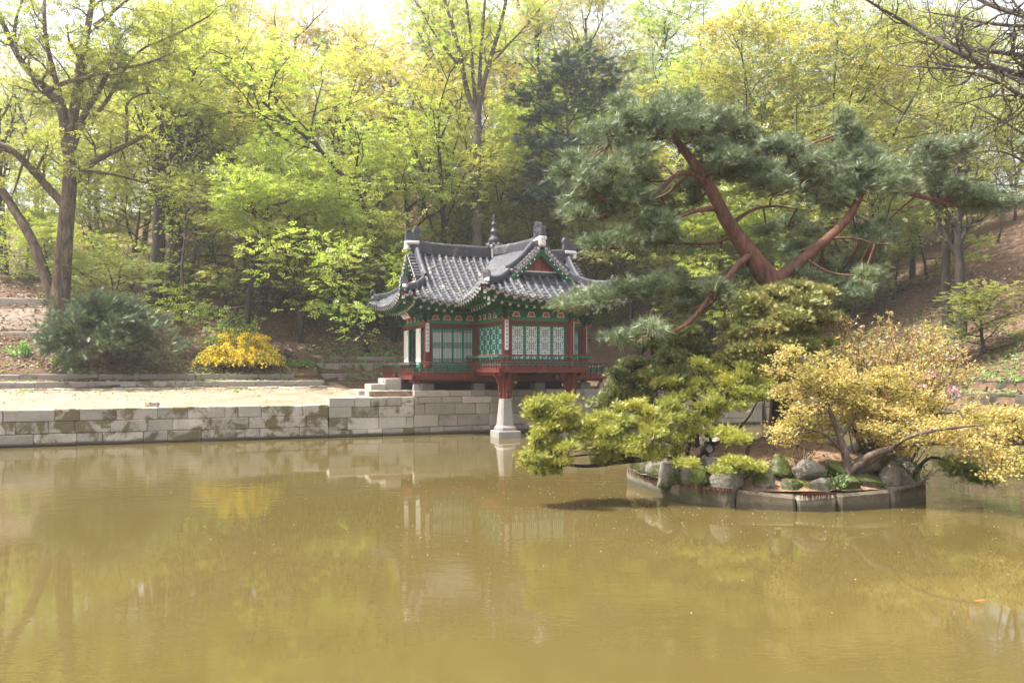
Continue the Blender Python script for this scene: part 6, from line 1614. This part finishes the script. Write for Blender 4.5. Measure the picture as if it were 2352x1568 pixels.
for cx_, cy_, n, sd in ((-2.5, 14.2, 500, 1.6), (2, 14.0, 500, 2.0), (-9, 11.2, 300, 2.0), (17.5, -2, 700, 2.2), (18, -7, 800, 2.4), (20, 3, 600, 2.5), (-5.9, 12.0, 260, .5), (-14, 9.6, 160, 3), (-20, 9.6, 160, 3), (-9, 8.9, 120, 2), (15, 6, 500, 2), (18, -12, 500, 2)):
    lx = rg2.normal(cx_, sd, n); ly = rg2.normal(cy_, sd*.6, n); z = terrain(lx, ly); ok = z > 1.25
    lst.append((np.stack([P1.x + lx*CA - ly*SA, P1.y + lx*SA + ly*CA, z], -1)[ok], np.tile([0, 0, 1.0], (ok.sum(), 1))))
o = cover('ground_weeds', lst, T_WHORL, .20, L_green, .5, .05)
n = 1500
X = np.concatenate([rg2.normal(4.0, 3.5, 520), rg2.uniform(-6, 12, 260)]); Y = np.concatenate([rg2.normal(15.5, 2.4, 520), rg2.uniform(11, 24, 260)])
ok = (np.hypot(X - ISL.x, Y - ISL.y) > ISL_R + .05) & (Y > 7); X, Y = X[ok], Y[ok]; n = len(X)
o = put('floating_petals', crown_mesh('floating_petals', T_LEAF, np.stack([X, Y, np.full(n, .006)], -1), np.stack([rg2.normal(0,1,n), rg2.normal(0,1,n), np.zeros(n)], -1), np.tile([0, 0, 1.0], (n, 1)), .024*rg2.uniform(.5, 1.4, n), plain('pale_petal', (.75,.70,.66), .8))); o['kind'] = 'stuff'

# ------------------------------------------------------------------ small things
def floodlight(label, loc, rz, tilt, sc=1.0):
    t = thing('floodlight', label, 'floodlight', loc, rz, 'garden floodlights'); t.scale = (sc,)*3
    b = MB(); b.cbox((-.11, -.09, -.03), (.11, .09, .07), .015); b.cbox((-.025, -.03, .07), (.025, .03, .20), .006); put('base', b.mesh('base', M_iron), t)
    M = Matrix.Translation((0, 0, .28)) @ Matrix.Rotation(tilt, 4, 'X')
    b = MB(); b.lathe([(.045, -.16), (.075, -.12), (.085, .0), (.10, .08), (.105, .10), (.095, .10), (.085, .07)], 14); hd_ = put('lamp_head', b.mesh('lamp_head', M_iron), t, M @ Matrix.Rotation(math.pi/2, 4, 'X'))
    b = MB(); b.tube([(0, 0, .062), (0, 0, .07)], .078, 14); put('lens', b.mesh('lens', M_white), hd_)
    b = MB(); vs = []; fs = []
    for k in range(9):
        th = math.pi*(k/8) ; vs += [(.107*math.cos(th), .107*math.sin(th), .08), (.112*math.cos(th), .112*math.sin(th), .08 + .09*math.sin(th))]
        if k: fs.append((2*k-2, 2*k, 2*k+1, 2*k-1))
    b.add(vs, fs); put('hood', b.mesh('hood', M_iron), hd_)
    return t
p = hit(1624, 1070, 13.0); floodlight('black floodlight with a white lens facing out on the island mound', p + Vector((0, 0, .03)), .35, -.35, 1.1)
p = hit(1632, 1024, 13.0); floodlight('black floodlight behind yew sprays deeper on the island', p + Vector((0, 0, .03)), 2.2, -.5)
p = on_ground(842, 42.4); floodlight('small black floodlight on the top retaining wall left of the pavilion', Vector((p.x, p.y, p.z + .03)), 2.6, -.5, 1.5)
p = on_ground(662, 38.9); floodlight('black floodlight at the right foot of the forsythia', Vector((p.x, p.y, p.z + .03)), -2.2, -.4, 1.5)
q = S(-2.75, 4.55, LO_Z); floodlight('little dark floodlight lying on the pavilion deck by the steps', q + Vector((0, 0, .03)), 1.4, -.2, .8)
# caution sign standing on the wall
sp = at(350, 936, 28.0); lx_, _ = L(sp.x, sp.y); sp = S(lx_, 2.55, 1.245)
t = thing('caution_sign', 'small dark caution sign with yellow symbol standing on the pond wall', 'sign', sp, YAW - .2)
b = MB(); b.cbox((-.235, -.008, .03), (.235, .008, .165), .004); M_sign = plain('slate_blue_board', (.10,.095,.16), .5); M_signy = plain('yellow_print', (.85,.55,.06), .5); M_signw = plain('cream_print', (.85,.78,.55), .5)
bd = put('board', b.mesh('board', M_sign), t, Matrix.Rotation(R(-12), 4, 'X'))
b = MB(); b.tube([(-.155, -.012, .097), (-.155, -.0085, .097)], .055, 18); put('round_symbol', b.mesh('round_symbol', M_signy), bd)
b = MB(); b.tube([(-.155, -.015, .10), (-.155, -.0125, .10)], .022, 10); b.prism([(-.19,.07),(-.12,.07),(-.13,.08),(-.18,.08)], -.015, -.0125); put('symbol_figure', b.mesh('symbol_figure', M_sign), bd)
text('lettering', '추락주의', .055, M_signw, bd, Matrix.Translation((.055, -.010, .125)) @ UPR, .001)
text('lettering', 'Caution Falling', .042, M_signy, bd, Matrix.Translation((.055, -.010, .068)) @ UPR, .001)
b = MB(); b.box((-.18, 0, 0), (-.16, .06, .04)); b.box((.16, 0, 0), (.18, .06, .04)); put('stand', b.mesh('stand', M_iron), t)
# orange carp at the surface
def fish(label, px, py, rz, sc=1.0):
    Yk = F*CAM_H/(py - HY); t = thing('carp', label, 'fish', at(px, py, Yk), rz); t.scale = (sc,)*3
    b = MB(); pts = [(.20 - .4*i/8, .015*math.sin(i*.7), -.012) for i in range(9)]; b.tube(pts, [.008, .028, .038, .042, .040, .034, .025, .016, .008], 8); put('body', b.mesh('body', plain('orange_scales', (.75,.16,.03), .35)), t)
    b = MB(); b.add([(-.20, 0, -.012), (-.30, .045, .0), (-.265, .0, -.008), (-.30, -.035, .0), (-.22, 0, .008)], [(0,1,2), (0,2,3), (0,4,2)]); put('tail', b.mesh('tail', plain('orange_fin', (.70,.18,.05), .4)), t)
fish('orange carp lying just under the water surface at lower right', 2250, 1378, .05, .36)
# a dark stump on the mound
p = on_ground(52, 35.2); b = MB(); b.lathe([(.17, -.1), (.15, .08), (.12, .25), (.10, .36)], 9); o = b.build('tree_stump', B_dark); o.location = p; tag(o, 'short dark tree stump on the bare mound at the left', 'stump', kind='thing')

# ------------------------------------------------------------------ the hazy spring air
def haze_mat(density):
    m = bpy.data.materials.new('spring_haze'); m.use_nodes = True; n = m.node_tree.nodes; l = m.node_tree.links
    n.remove(n['Principled BSDF']); v = n.new('ShaderNodeVolumePrincipled'); v.inputs['Color'].default_value = (.97, .97, .95, 1)
    v.inputs['Density'].default_value = density; v.inputs['Anisotropy'].default_value = .35
    l.new(v.outputs[0], n['Material Output'].inputs['Volume']); return m
b = MB(); b.box((-345, -345, -2.2), (345, 345, 48)); o = b.build('haze', haze_mat(.0009)); o['kind'] = 'stuff'

# lettering becomes plain meshes
bpy.context.view_layer.update(); dg = bpy.context.evaluated_depsgraph_get()
for o in TEXTS:
    me = bpy.data.meshes.new_from_object(o.evaluated_get(dg)); nm, par, M = o.name.split('.')[0], o.parent, o.matrix_basis.copy()
    cu = o.data; bpy.data.objects.remove(o); bpy.data.curves.remove(cu); put(nm, me, par, M)
